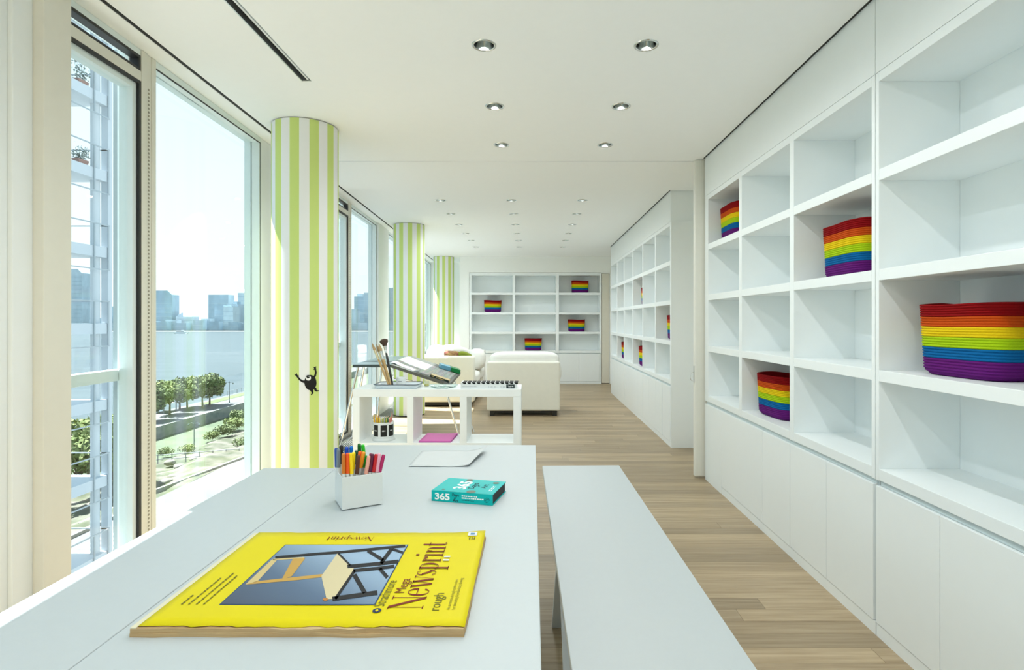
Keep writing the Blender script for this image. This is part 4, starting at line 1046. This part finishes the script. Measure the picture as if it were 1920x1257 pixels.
# ------------------------------------------------------------------ drawing desk with a sloping top
dk = thing('drawing_desk', 'dark drawing desk with flat shelf, sloping top and chrome legs', 'desk', (-1.40, 6.55, 0), 0.045)
M_DESK = mat('desk_grey_glass', (0.055, 0.075, 0.075), 0.30, var=0.03, spec=0.25)
M_DESKE = mat('desk_grey', (0.085, 0.09, 0.08), 0.45)
yn, yf = -0.66, 0.72
xl, xm, xr_ = -0.515, -0.115, 0.50
zf, zl = 0.862, 0.655
MB().box(xl, xm, yn, yf, zf - 0.03, zf).build('flat_top', M_DESK, dk, 0.002)
def slope_z(x): return zf - (zf - zl) * (x - xm) / (xr_ - xm)
MB().hexa([(xm, yn, zf - 0.034), (xr_, yn, zl - 0.034), (xr_, yf, zl - 0.034), (xm, yf, zf - 0.034), (xm, yn, zf), (xr_, yn, zl), (xr_, yf, zl), (xm, yf, zf)]).build('sloping_top', M_DESKE, dk, 0.003)
leg = [((-0.47, -0.60, zf - 0.02), (-0.66, -0.60, 0.012)), ((-0.43, -0.52, zf - 0.02), (-0.62, -0.30, 0.012))]
for a, b2 in leg: MB().tube([a, b2], 0.0125, 10).build('leg', M_CHROME, dk)
MB().tube([(-0.66, -0.61, 0.012), (-0.62, -0.29, 0.012)], 0.0125, 10).build('foot_bar', M_CHROME, dk)
MB().tube([(xr_ - 0.06, yn + 0.05, zl - 0.02), (xr_ + 0.11, yn + 0.05, 0.012)], 0.011, 10).build('leg', M_CHROME, dk)
MB().tube([(xr_ - 0.02, 0.02, zl - 0.03), (xr_ + 0.21, 0.02, 0.012)], 0.011, 10).build('leg', M_CHROME, dk)
MB().tube([(-0.47, 0.55, zf - 0.02), (-0.54, 0.55, 0.012)], 0.011, 10).build('leg', M_CHROME, dk)
MB().tube([(-0.48, -0.60, zf - 0.024), (-0.12, -0.60, zf - 0.024), (-0.10, -0.60, zf - 0.03), (-0.10, -0.60, 0.70), (0.10, -0.60, 0.68)], 0.011, 10).build('cross_bar', M_CHROME, dk)
ch = thing('colour_chart', 'long sheet of fine coloured lines lying over the sloping desk top', 'paper', (-1.40, 6.55, 0), 0.045)
M_CHART = chart_mat()
def chf(u, v):
    x = xm - 0.03 + (xr_ - xm + 0.0) * u; yy = yn + 0.10 + 1.02 * v - 0.09 * u
    z = slope_z(x) if x > xm else zf
    return (x, yy, z + 0.003 + 0.012 * math.exp(-((u - 0.05) / 0.08) ** 2))
o = MB().grid(chf, 30, 6).build('chart_sheet', M_CHART, ch); md = o.modifiers.new('s', 'SOLIDIFY'); md.thickness = 0.0008
tilt = math.atan2(zf - zl, xr_ - xm)
def on_slope(name, label, cat, x, yy, L, Wd, Hh, mlist, rz=0.0):
    o = thing(name, label, cat, (0, 0, 0))
    base = Matrix.Translation((-1.40, 6.55, 0)) @ Matrix.Rotation(0.045, 4, 'Z') @ Matrix.Translation((x, yy, slope_z(x) + 0.0045)) @ Matrix.Rotation(tilt, 4, 'Y') @ Matrix.Rotation(rz, 4, 'Z')
    o.matrix_world = base
    for nm, m, a, b2 in mlist: MB().box(L * (a - 0.5), L * (b2 - 0.5), -Wd / 2, Wd / 2, 0, Hh).build(nm, m, o, 0.004)
    return o
on_slope('eraser_pack', 'blue and green pencil packet on the low end of the sloping desk', 'packet', 0.375, 0.46, 0.26, 0.15, 0.05,
         [('packet_blue', mat('pack_blue', (0.16, 0.42, 0.60), 0.3), 0.0, 0.52), ('packet_green', mat('pack_green', (0.0, 0.23, 0.055), 0.35), 0.522, 1.0)], 0.25)
lb = on_slope('pencil_tin', 'flat tin with a black and gold label at the low corner of the desk', 'tin', 0.385, -0.56, 0.21, 0.13, 0.022,
         [('tin_body', mat('tin_gold', (0.58, 0.43, 0.16), 0.4), 0.0, 1.0)])
MB().box(-0.104, 0.104, -0.067, -0.0655, 0.001, 0.021).build('label', MATS['label_black'], lb)
MB().box(-0.09, -0.06, -0.068, -0.067, 0.006, 0.015).box(-0.04, 0.05, -0.068, -0.067, 0.006, 0.013).build('printed_mark', MATS['tin_gold'], lb)

# ------------------------------------------------------------------ sofas
def soft(name, m, par, c, s, p=6.0, n=12):
    me = merge(soft_block(*s, p=p, n=n)); me.materials.clear(); me.materials.append(m); me.name = name
    return link(name, me, par, loc=c)
# armchair seen from behind
ac = thing('armchair', 'cream armchair with a plump back cushion seen from behind', 'armchair', (-0.125, 8.20, 0), 0.01)
w2, dd2 = 0.505, 0.47
box('back', M_SOFA, ac, -w2, w2, -dd2, -dd2 + 0.20, 0.075, 0.755, 0.025, 4)
box('arm', M_SOFA, ac, -w2, -w2 + 0.19, -dd2 + 0.20, dd2, 0.075, 0.62, 0.025, 4)
box('arm', M_SOFA, ac, w2 - 0.19, w2, -dd2 + 0.20, dd2, 0.075, 0.62, 0.025, 4)
box('seat_base', M_SOFA, ac, -w2 + 0.19, w2 - 0.19, -dd2 + 0.20, dd2 - 0.02, 0.075, 0.30, 0.02, 3)
soft('seat_cushion', M_SOFA_W, ac, (0, 0.10, 0.385), (0.64, 0.74, 0.20), 5)
soft('back_cushion', M_SOFA_W, ac, (0.01, -dd2 + 0.21, 0.70), (0.99, 0.34, 0.37), 5)
soft('side_cushion', M_SOFA_W, ac, (w2 - 0.06, -0.06, 0.60), (0.20, 0.50, 0.30), 3)
for sx in (-1, 1):
    for sy in (-1, 1): box('foot', M_DFOOT, ac, sx * (w2 - 0.10), sx * (w2 - 0.04), sy * (dd2 - 0.10), sy * (dd2 - 0.04), 0, 0.075)
box('dark_base', M_DFOOT, ac, -w2 + 0.06, w2 - 0.06, -dd2 + 0.05, dd2 - 0.05, 0.045, 0.075)  # dark strip under the base
# sofa along the window, its near arm towards us
so = thing('sofa', 'long cream sofa with its back to the windows and white cushions', 'sofa', (-1.335, 9.65, 0), 0.0)
sl, sdp = 1.07, 0.44
box('arm', M_SOFA, so, -sdp, sdp, -sl, -sl + 0.24, 0.07, 0.775, 0.03, 4)
box('arm', M_SOFA_W, so, -sdp, sdp, sl - 0.24, sl, 0.07, 0.775, 0.03, 4)
box('back', M_SOFA, so, -sdp, -sdp + 0.22, -sl + 0.24, sl - 0.24, 0.07, 0.775, 0.03, 4)
box('seat_base', M_SOFA, so, -sdp + 0.22, sdp - 0.02, -sl + 0.24, sl - 0.24, 0.07, 0.30, 0.02, 3)
for k in (-1, 1):
    soft('seat_cushion', M_SOFA_W, so, (0.12, k * 0.41, 0.39), (0.68, 0.80, 0.20), 5)
    soft('back_cushion', M_SOFA_W, so, (-0.17, k * 0.41, 0.68), (0.24, 0.80, 0.42), 4)
for sx in (-1, 1):
    for sy in (-1, 1): box('foot', M_DFOOT, so, sx * (sdp - 0.10), sx * (sdp - 0.04), sy * (sl - 0.10), sy * (sl - 0.04), 0, 0.07)
box('dark_base', M_DFOOT, so, -sdp + 0.05, sdp - 0.05, -sl + 0.05, sl - 0.05, 0.02, 0.07)  # dark strip painting the shade under the sofa
def pillow(label, loc, rot, s, m):
    o = thing('throw_pillow', label, 'pillow', loc, 0, 'throw pillows on the sofa'); o.rotation_euler = rot
    me = merge(soft_block(*s, p=3.0, n=12)); me.materials.clear(); me.materials.append(m); me.name = 'pillow_cover'
    link('pillow_cover', me, o); return o
pillow('white throw pillow leaning at the window end of the sofa', (-1.50, 9.12, 0.73), (0.35, 0.25, 0.2), (0.46, 0.15, 0.40), M_SOFA_W)
pillow('white throw pillow leaning behind the colourful one', (-1.25, 9.30, 0.70), (0.5, 0.0, 0.1), (0.44, 0.15, 0.42), M_SOFA_W)
M_PAT = noise2_mat('pillow_pattern', (0.16, 0.02, 0.03), (0.45, 0.32, 0.12), 14, 0.9)
pillow('patterned dark red throw pillow peeking over the sofa arm', (-1.30, 9.02, 0.665), (0.35, 0.0, 0.05), (0.40, 0.13, 0.36), M_PAT)
pillow('olive green throw pillow peeking over the sofa arm', (-1.10, 9.00, 0.66), (0.3, 0.35, -0.1), (0.30, 0.12, 0.34), mat('olive_cloth', (0.20, 0.25, 0.02), 0.9))
bol = thing('bolster', 'plump white cushion bulging at the front of the sofa seat', 'cushion', (-0.96, 9.75, 0.66)); bol.rotation_euler = (0, 0, 0.1)
me = merge(soft_block(0.30, 0.42, 0.36, p=2.6, n=12)); me.materials.clear(); me.materials.append(M_SOFA_W); link('cushion_cover', me, bol)

# ------------------------------------------------------------------ outside: ground, river, shore
GZ, LZ, RZ = -18.7, -20.7, -20.5
def ground(name, x0, x1, y0, y1, z, m, label, cat):
    return tag(MB().box(x0, x1, y0, y1, z - 0.6, z).build(name, m), label, cat, kind='structure')
def river_mat():
    m, nt, b = nodes_of('river_water'); L = nt.links
    geo = nt.nodes.new('ShaderNodeNewGeometry'); mp = nt.nodes.new('ShaderNodeMapping'); mp.inputs['Scale'].default_value = (0.02, 0.09, 0.1)
    L.new(geo.outputs['Position'], mp.inputs[0])
    n = nt.nodes.new('ShaderNodeTexNoise'); n.inputs['Scale'].default_value = 1.0; n.inputs['Detail'].default_value = 6
    L.new(mp.outputs[0], n.inputs['Vector'])
    r = nt.nodes.new('ShaderNodeValToRGB')
    r.color_ramp.elements[0].position = 0.3; r.color_ramp.elements[0].color = (0.05, 0.07, 0.077, 1)
    r.color_ramp.elements[1].position = 0.7; r.color_ramp.elements[1].color = (0.07, 0.093, 0.10, 1)
    L.new(n.outputs[0], r.inputs[0]); L.new(r.outputs[0], b.inputs['Base Color'])
    b.inputs['Roughness'].default_value = 0.45; b.inputs['Specular IOR Level'].default_value = 0.15
    bp = nt.nodes.new('ShaderNodeBump'); bp.inputs['Strength'].default_value = 0.25; bp.inputs['Distance'].default_value = 1.0
    L.new(n.outputs[0], bp.inputs['Height']); L.new(bp.outputs[0], b.inputs['Normal'])
    return m
ground('river', -4000, -81.9, -1500, 1130, RZ, river_mat(), 'broad pale blue river beyond the promenade', 'river')
ground('promenade', -82, -70, -200, 700, GZ, noise2_mat('paving', (0.115, 0.125, 0.125), (0.155, 0.16, 0.155), 0.3), 'paved riverside promenade', 'pavement')
ground('lawn', -80.4, -77.3, 134, 400, GZ + 0.05, noise2_mat('lawn', (0.085, 0.12, 0.04), (0.12, 0.155, 0.06), 0.6), 'grass strip along the river edge', 'lawn')
tag(MB().box(-70.4, -69.8, -200, 700, LZ - 0.5, GZ + 0.25).build('bulkhead', noise2_mat('bulkhead_stone', (0.16, 0.18, 0.17), (0.24, 0.25, 0.23), 0.7)), 'dark stone bulkhead wall below the promenade', 'retaining wall', kind='structure')
ground('inlet', -69.8, -57, -200, 700, LZ, noise2_mat('inlet_green', (0.07, 0.10, 0.055), (0.105, 0.13, 0.075), 0.25), 'dull green sunken bank', 'ground')
def rough_ground():
    rnd = random.Random(3); mb = MB()
    def fn(u, v):
        x = -58 + 15 * u; yy = 20 + 120 * v
        h = 0.9 * math.sin(x * 0.7 + yy * 0.13) * math.sin(yy * 0.23 + 1) + rnd.uniform(-0.25, 0.25)
        return (x, yy, LZ + 0.1 + u * 1.6 + h * (0.5 if 0.05 < u < 0.95 else 0.05))
    mb.grid(fn, 24, 90)
    return mb.build('bank', noise2_mat('scrub_bank', (0.06, 0.072, 0.036), (0.15, 0.14, 0.11), 0.35, bump=0.3, lo=0.42, hi=0.60))
tag(rough_ground(), 'rough sandy bank with scrub and rocks', 'bank', kind='structure')
ground('street', -43, -12, -200, 700, GZ - 0.3, noise2_mat('asphalt_light', (0.12, 0.128, 0.128), (0.16, 0.164, 0.16), 0.12), 'pale street below the building', 'street')
ground('far_shore', -4000, 3000, 1130, 4500, RZ + 2.5, noise2_mat('far_shore_ground', (0.035, 0.05, 0.05), (0.05, 0.065, 0.065), 0.01), 'low far shore of the river', 'shore')
ground('city_ground', -12, 3000, 40, 1130, GZ - 0.3, noise2_mat('city_ground', (0.14, 0.15, 0.15), (0.18, 0.19, 0.19), 0.05), 'city ground behind the building', 'ground')
for k in range(7):
    MB().box(-40.5, -36.0, 47.5 + k * 1.1, 48.1 + k * 1.1, GZ - 0.3, GZ - 0.28).build('crosswalk_bar', flat('road_paint', (0.38, 0.39, 0.39)), bpy.data.objects['street'])
def lowwall(label, pts, h, m, name='retaining_wall'):
    o = thing(name, label, 'retaining wall', pts[0]); mb = MB()
    p0 = Vector(pts[0])
    for a, b2 in zip(pts, pts[1:]):
        a, b2 = Vector(a) - p0, Vector(b2) - p0; d = (b2 - a).normalized(); nn = Vector((-d.y, d.x, 0)) * 0.2
        mb.hexa([a - nn, b2 - nn, b2 + nn, a + nn, a - nn + Vector((0, 0, h)), b2 - nn + Vector((0, 0, h)), b2 + nn + Vector((0, 0, h)), a + nn + Vector((0, 0, h))])
    mb.build('wall_body', m, o); return o
M_STONE = noise2_mat('low_wall', (0.20, 0.21, 0.18), (0.30, 0.30, 0.26), 1.0)
lowwall('low dark wall angled across the sandy bank', [(-45.2, 56, -19.6), (-45.4, 66, -19.6), (-42.5, 84, -19.4)], 0.7, M_STONE)
lowwall('low grey kerb wall beside the street', [(-43.1, 40, -19.3), (-43.1, 62, -19.3)], 0.6, M_STONE)

# fence along the bank
fe = thing('bank_fence', 'thin grey railing with posts along the sunken bank', 'fence', (-60.5, 84, LZ + 0.1))
M_RAIL = flat('rail_grey', (0.30, 0.32, 0.32), 0.5)
for k in range(9):
    MB().box(k * 1.7 - 0.05, k * 1.7 + 0.05, k * 0.7 - 0.05, k * 0.7 + 0.05, 0, 1.5).build('post', M_RAIL, fe)
for z in (0.75, 1.4): MB().tube([(0, 0, z), (8 * 1.7, 8 * 0.7, z)], 0.07, 6).build('rail', M_RAIL, fe)
rf = thing('river_railing', 'dark railing along the river edge of the promenade', 'fence', (-81.7, 150, GZ))
for k in range(24): MB().box(-0.05, 0.05, k * 2.5 - 0.05, k * 2.5 + 0.05, 0, 1.1).build('post', M_RAIL, rf)
MB().tube([(0, 0, 1.1), (0, 58, 1.1)], 0.05, 6).build('rail', M_RAIL, rf)
def lamp_post(label, loc, h):
    o = thing('street_lamp', label, 'street lamp', loc)
    M_ = flat('lamp_iron', (0.10, 0.14, 0.14), 0.5)
    MB().tube([(0, 0, 0), (0, 0, 0.6), (0, 0, h)], [0.16, 0.09, 0.07], 8).build('pole', M_, o)
    MB().tube([(-0.9, 0, h - 0.35), (-0.5, 0, h - 0.15), (0, 0, h - 0.3), (0.5, 0, h - 0.15), (0.9, 0, h - 0.35)], 0.05, 6).build('cross_arm', M_, o)
    for sx in (-1, 1): MB().lathe([(0.0, 0.0), (0.18, -0.1), (0.12, -0.35), (0.0, -0.4)], 10, (sx * 0.9, 0, h - 0.3)).build('lantern', M_, o)
    return o
lamp_post('double armed street lamp on the promenade right of the trees', P(430, 756, 137).to_tuple()[:2] + (GZ,), 5.2)
lamp_post('dark lamp pole standing on the green bank', P(364, 848, 94).to_tuple()[:2] + (LZ + 0.15,), 4.9)
# white tent
tp = PZ(301, 773, GZ)
tt = thing('white_canopy', 'small white open tent beside the promenade trees', 'tent', tp)
MB().add([(-2.2, -2.2, 1.9), (2.2, -2.2, 1.9), (2.2, 2.2, 1.9), (-2.2, 2.2, 1.9), (0, 0, 2.8)], [(0, 1, 4), (1, 2, 4), (2, 3, 4), (3, 0, 4), (3, 2, 1, 0)]).build('canopy_roof', flat('tent_white', (0.40, 0.41, 0.41)), tt)
for sx in (-1, 1):
    for sy in (-1, 1): MB().tube([(sx * 2.1, sy * 2.1, 0), (sx * 2.1, sy * 2.1, 1.9)], 0.12, 6).build('pole', flat('tent_pole', (0.25, 0.27, 0.27)), tt)
# trees
M_BARK = noise2_mat('bark', (0.10, 0.08, 0.06), (0.20, 0.16, 0.12), 3)
M_LEAF = noise2_mat('foliage', (0.085, 0.125, 0.045), (0.18, 0.22, 0.09), 0.9)  # leaf colours brightened to carry some distance haze
M_LEAF2 = noise2_mat('foliage_light', (0.12, 0.165, 0.045), (0.23, 0.27, 0.10), 0.9)
def tree_meshes(seed, h, r, nleaf, leaf):
    rnd = random.Random(seed)
    tr_ = MB(); tr_.tube([(0, 0, 0), (0.05, 0.03, h * 0.25), (0.0, 0.1, h * 0.5), (0.1, 0, h * 0.8)], [h * 0.03, h * 0.022, h * 0.015, h * 0.004], 7)
    for k in range(6):
        a = k * 1.05; tr_.tube([(0, 0, h * 0.28), (math.cos(a) * r * 0.35, math.sin(a) * r * 0.35, h * 0.5), (math.cos(a) * r * 0.75, math.sin(a) * r * 0.75, h * 0.72)], [h * 0.014, h * 0.009, h * 0.003], 5)
    lf = MB()
    blobs = [(rnd.uniform(-0.55, 0.55) * r, rnd.uniform(-0.55, 0.55) * r, h * rnd.uniform(0.45, 0.80), r * rnd.uniform(0.38, 0.58)) for _ in range(11)] + [(0, 0, h * 0.62, r * 0.7)]
    for i in range(nleaf):
        bx, by, bz, br = blobs[i % len(blobs)]
        d = Vector((rnd.gauss(0, 1), rnd.gauss(0, 1), rnd.gauss(0, 0.8))).normalized() * br * rnd.uniform(0.75, 1.05)
        c = Vector((bx, by, bz)) + d
        u = Vector((rnd.gauss(0, 1), rnd.gauss(0, 1), rnd.gauss(0, 1))).normalized(); v = u.cross(d.normalized() + Vector((0.01, 0.02, 0.03))).normalized()
        s = leaf * rnd.uniform(0.6, 1.3)
        lf.add([c - u * s, c + v * s * 0.6, c + u * s, c - v * s * 0.6], [(0, 1, 2, 3)])
    return tr_.mesh('trunk', M_BARK), lf.mesh('foliage', M_LEAF), lf.mesh('foliage', M_LEAF2)
TM = [tree_meshes(s, 7.6, 3.4, 2600, 0.34) for s in (1, 2, 3)]
def tree(label, loc, k, s=1.0, light=False, name='park_tree', group='trees on the promenade', rz=0.0):
    o = thing(name, label, 'tree', loc, rz, group); o.scale = (s, s, s)
    link('trunk', TM[k % 3][0], o); f = link('foliage', TM[k % 3][2 if light else 1], o); f['kind'] = 'stuff'
    return o
for i, (x, yy, s, lb) in enumerate([(318, 778, 1.0, 'leafy green tree nearest the white tent'), (337, 768, 1.0, 'leafy green tree second from the white tent'), (351, 765, 0.95, 'leafy tree in the middle of the promenade row'),
                                    (380, 766, 1.08, 'broad leafy tree second from the lamp'), (393, 760, 1.0, 'broad leafy tree nearest the street lamp'), (288, 790, 1.0, 'leafy tree left of the white tent, half behind the window post')]):
    q = PZ(x, y := yy, GZ); tree(lb, q, i, s, light=(i % 2 == 0), rz=i * 1.3)
for i, (x, yy, s, lb) in enumerate([(166, 905, 1.15, 'tall green street tree seen through the neighbouring balconies'), (190, 880, 1.0, 'green street tree behind the balcony column'), (214, 900, 0.95, 'yellow green street tree right of the balcony tower'), (148, 930, 1.0, 'green street tree at the left below the balconies')]):
    q = PZ(x, yy, GZ); tree(lb, q, i + 1, s, True, 'street_tree', 'trees below the tower', i * 2.0)
SM = tree_meshes(9, 3.2, 2.6, 900, 0.26)
for i, (x, yy, s, lb) in enumerate([(452, 790, 0.9, 'bushy green shrub beside the right edge of the river window'), (440, 806, 0.9, 'green shrub on the bank near the window frame'), (420, 818, 0.8, 'low green shrub on the bank'), (395, 826, 0.6, 'small green shrub left of the bank shrubs'),
                                    (455, 842, 0.7, 'shrub on the sandy bank by the window edge'), (352, 850, 0.5, 'small shrub at the foot of the lamp pole'), (312, 856, 0.5, 'small shrub by the bank railing'), (330, 944, 0.5, 'low shrub on the sandy ground near the street')]):
    q = PZ(x, yy, LZ + 0.3); o = thing('shrub', lb, 'shrub', q, i * 0.9, 'shrubs on the bank'); o.scale = (s, s, s * 0.8)
    f = link('foliage', SM[2 if i % 2 else 1], o); f['kind'] = 'stuff'
RM = MB()
rnd = random.Random(8)
rock_me = merge(soft_block(1.0, 0.8, 0.6, p=2.6, n=4)); rock_me.materials.clear(); rock_me.materials.append(noise2_mat('pale_rock', (0.18, 0.17, 0.145), (0.26, 0.245, 0.21), 2.0))
for v in rock_me.vertices: v.co *= rnd.uniform(0.85, 1.12)
for i, (x, yy, s) in enumerate([(318, 868, 1.5), (335, 876, 1.2), (345, 885, 1.6), (325, 895, 1.4), (362, 862, 1.1), (400, 868, 1.5), (420, 850, 1.3), (310, 905, 1.7), (378, 880, 1.0)]):
    o = link('rock', rock_me); q = PZ(x, yy, -19.9); o.location = q; o.scale = (s, s, s); o.rotation_euler = (0, 0, i * 1.1)
    tag(o, 'pale boulder on the sandy bank, %s' % ['by the fence end', 'small and left of the lamp pole', 'largest below the lamp pole', 'in the middle of the left cluster', 'just behind the lamp pole', 'right of the lamp pole', 'nearest the right window edge', 'nearest the street at the left', 'smallest, alone in front'][i], 'rock', 'boulders on the bank')
# boat
q = PZ(339, 626, RZ)
bt = thing('ferry_boat', 'small white ferry crossing the river', 'boat', q, 0.05)
MB().hexa([(-10, -2, 0), (10.5, -1.4, 0), (10.5, 1.4, 0), (-10, 2, 0), (-10.5, -2.6, 2.0), (13, -0.3, 2.4), (13, 0.3, 2.4), (-10.5, 2.6, 2.0)]).build('hull', flat('boat_grey', (0.42, 0.50, 0.52)), bt)
box('cabin', flat('boat_white', (0.75, 0.80, 0.82)), bt, -7, 6, -1.8, 1.8, 2.1, 4.2)
box('wheelhouse', MATS['boat_white'], bt, 1, 5, -1.4, 1.4, 4.2, 5.8)
MB().box(-6.5, 5.5, -1.85, -1.8, 2.8, 3.6).build('window_band', flat('boat_glass', (0.12, 0.18, 0.2), 0.2), bt)
# skyline, with distance haze put into the facade colours
HAZE_G = [(0.40, 0.51, 0.57), (0.46, 0.55, 0.60), (0.35, 0.46, 0.53), (0.50, 0.59, 0.62)]
sky_m = [noise2_mat('haze_facade_%d' % i, tuple(c * 0.92 for c in cc), tuple(min(1, c * 1.08) for c in cc), 0.08, 0.5, (1, 1, 0.6)) for i, cc in enumerate(HAZE_G)]
def tower(name, label, x0, x1, ytop, Y, mi, depth=30, crown=None, group='buildings on the far shore'):
    a, b2 = P(x0, 621, Y), P(x1, 621, Y)
    top = CAMZ - (ytop - VY) * Y / F_PX
    cx = (a.x + b2.x) / 2; w = (b2.x - a.x) / 2; h = top - RZ - 2
    o = thing(name, label, 'building', (cx, Y, RZ + 2), 0, group)
    box('facade', sky_m[mi], o, -w, w, 0, depth, 0, h)
    if crown == 'step': box('roof_block', sky_m[(mi + 1) % 4], o, -w * 0.55, w * 0.5, 4, depth - 4, h, h + 6)
    elif crown == 'chamfer':
        MB().hexa([(-w, 0, h), (w, 0, h), (w, depth, h), (-w, depth, h), (-w, 0, h + 9), (w * 0.55, 0, h + 9), (w * 0.55, depth, h + 9), (-w, depth, h + 9)]).build('roof_block', sky_m[mi], o)
    elif crown == 'peak':
        MB().hexa([(-w, 0, h), (w, 0, h), (w, depth, h), (-w, depth, h), (-w * 0.5, 6, h + 8), (w * 0.5, 6, h + 8), (w * 0.5, depth - 6, h + 8), (-w * 0.5, depth - 6, h + 8)]).build('roof_block', sky_m[mi], o)
    nb = max(2, int(h / 9)); mb = MB()
    for k in range(1, nb): mb.box(-w - 0.15, w + 0.15, -0.4, 0.2, h * k / nb - 0.5, h * k / nb + 0.5)
    mb.build('floor_band', sky_m[(mi + 3) % 4], o)
    return o
tower('skyline_tower', 'broad blue-grey tower with a chamfered corner at the left of the river view', 286, 322, 553, 1185, 2, 25, 'chamfer')
tower('skyline_building', 'low stepped building with a peaked roof in the middle of the skyline', 330, 360, 594, 1185, 1, 25, 'peak')
tower('skyline_tower', 'tall flat-topped tower right of the skyline middle', 390.5, 428, 553, 1250, 0, 25)
tower('skyline_tower', 'darker narrow tower in front of the tall flat-topped one', 402, 418.4, 573, 1185, 2, 25)
tower('skyline_tower', 'pale mid-height block right of the darker narrow tower', 418.6, 437, 575, 1185, 3, 25, 'step')
tower('skyline_tower', 'mid-height block with a small roof box near the window edge', 432, 446, 571, 1218, 1, 25, 'step')
tower('skyline_tower', 'tallest tower at the right edge of the river view', 446, 470, 549, 1250, 3, 25, 'peak')
tower('skyline_tower', 'slender tower seen behind the neighbouring balconies', 120, 153, 512, 1250, 1, 30, 'chamfer')
tower('skyline_building', 'low block seen between balcony posts', 168, 190, 597, 1185, 0, 25)
tower('skyline_tower', 'mid-rise block beside the balcony tower corner', 196, 216, 575, 1218, 2, 25)
tower('skyline_tower', 'stepped dark tower seen past the first striped column', 664, 684, 556, 1250, 2, 25, 'step')
tower('skyline_tower', 'broad tower seen in the window behind the drawing desk', 682, 704, 549, 1218, 0, 25)
tower('skyline_tower', 'wide tower low beside the drawing desk window edge', 652, 668, 580, 1185, 1, 25)
tower('skyline_tower', 'tall tower seen left of the second striped column', 726, 745, 540, 1250, 2, 25)
rnd = random.Random(12)
for i, (x0, x1, yt) in enumerate([(290, 312, 604), (310, 331, 600), (329, 349, 606), (346, 366, 603), (362, 380, 601), (377, 394, 598), (392, 410, 603), (408, 430, 607), (428, 446, 604), (444, 468, 606), (130, 168, 608), (186, 216, 606), (240, 292, 603), (655, 690, 606), (688, 740, 604)]):
    tower('shore_building', 'low waterfront building, %s along the far shore' % (['leftmost in the river view', 'second', 'third', 'fourth', 'fifth', 'sixth', 'seventh', 'eighth', 'ninth', 'last in the river view', 'behind the balconies', 'beside the balcony tower', 'behind the window post', 'beside the desk window', 'past the desk window'][i]), x0, x1, yt, 1138 + (i % 2) * 20, i % 4, 16)

# ------------------------------------------------------------------ neighbouring tower with balconies
nt_ = thing('balcony_tower', 'white neighbouring apartment tower with stacked corner balconies', 'building', (-18.5, 14.0, GZ - 0.3))
M_TW = mat('tower_white', (0.58, 0.63, 0.67), 0.5, var=0.02, scale=0.5)
M_TG = mat('tower_glazing', (0.30, 0.45, 0.52), 0.15, var=0.05, scale=0.3)
M_TR = mat('tower_rail', (0.42, 0.47, 0.50), 0.4, 0.3)
zb = -(GZ - 0.3)
for k in range(-6, 6):
    zt = 1.21 + 3.3 * k + zb
    sl_ = MB().box(-4.0, 0.0, -6, 10.40, zt - 0.45, zt).build('balcony_slab', M_TW, nt_)
    MB().box(-4.0, -0.45, 8.7, 8.95, zt, zt + 2.85).build('wall_post', M_TW, nt_)
    MB().box(-0.60, -0.55, -6, 8.7, zt, zt + 2.85).build('glazing', M_TG, nt_)
    rl = MB()
    for z in (zt + 0.95, zt - 0.98): rl.box(0.02, 0.06, -6, 10.45, z - 0.025, z + 0.025)
    for yy in (-3, 0, 3, 6, 9.62, 10.40): rl.box(0.015, 0.055, yy - 0.03, yy + 0.03, zt - 0.98, zt + 0.95)
    rl.box(-3.8, 0.04, 10.42, 10.46, zt + 0.925, zt + 0.975)
    rl.build('railing', M_TR, nt_)
MB().lathe([(0.17, 0), (0.17, 38)], 20, (-0.35, 10.15, 0)).build('corner_column', mat('tower_column', (0.62, 0.67, 0.70), 0.5), nt_)
MB().box(-0.30, 0.0, 10.42, 10.66, 0, 38).build('corner_pier', M_TW, nt_)
for k, lb in ((0, 1), (1, 2)):
    pass
def planter(label, loc, tall):
    o = thing('balcony_planter', label, 'plant pot', loc, 0, 'planters on the neighbouring balconies')
    MB().hexa([(-0.12, -0.22, 0), (0.12, -0.22, 0), (0.12, 0.22, 0), (-0.12, 0.22, 0), (-0.15, -0.28, 0.22), (0.15, -0.28, 0.22), (0.15, 0.28, 0.22), (-0.15, 0.28, 0.22)]).build('pot', mat('terracotta', (0.40, 0.24, 0.20), 0.8), o)
    rnd = random.Random(int(tall * 100)); lf = MB()
    for i in range(160):
        c = Vector((rnd.gauss(0, 0.14), rnd.gauss(0, 0.16), 0.25 + abs(rnd.gauss(0, 0.45)) * tall)); u = Vector((rnd.gauss(0, 1), rnd.gauss(0, 1), rnd.gauss(0, 1))).normalized() * 0.05; v = u.cross(Vector((0.3, 0.5, 0.8)))
        lf.add([c - u, c + v, c + u, c - v], [(0, 1, 2, 3)])
    for i in range(7): lf.tube([(0, -0.18 + i * 0.06, 0.2), (rnd.gauss(0, 0.12), -0.18 + i * 0.06 + rnd.gauss(0, 0.12), 0.3 + tall * 0.8)], 0.008, 4)
    f = lf.build('foliage', mat('dry_foliage', (0.32, 0.38, 0.34), 0.9), o); f['kind'] = 'stuff'
planter('terracotta planter with sparse twigs on the balcony one floor up', (-18.80, 23.3, 1.21 + 6.6), 0.6)
planter('planter with a leafy bush on the highest balcony in view', (-18.80, 23.3, 1.21 + 9.9), 1.3)
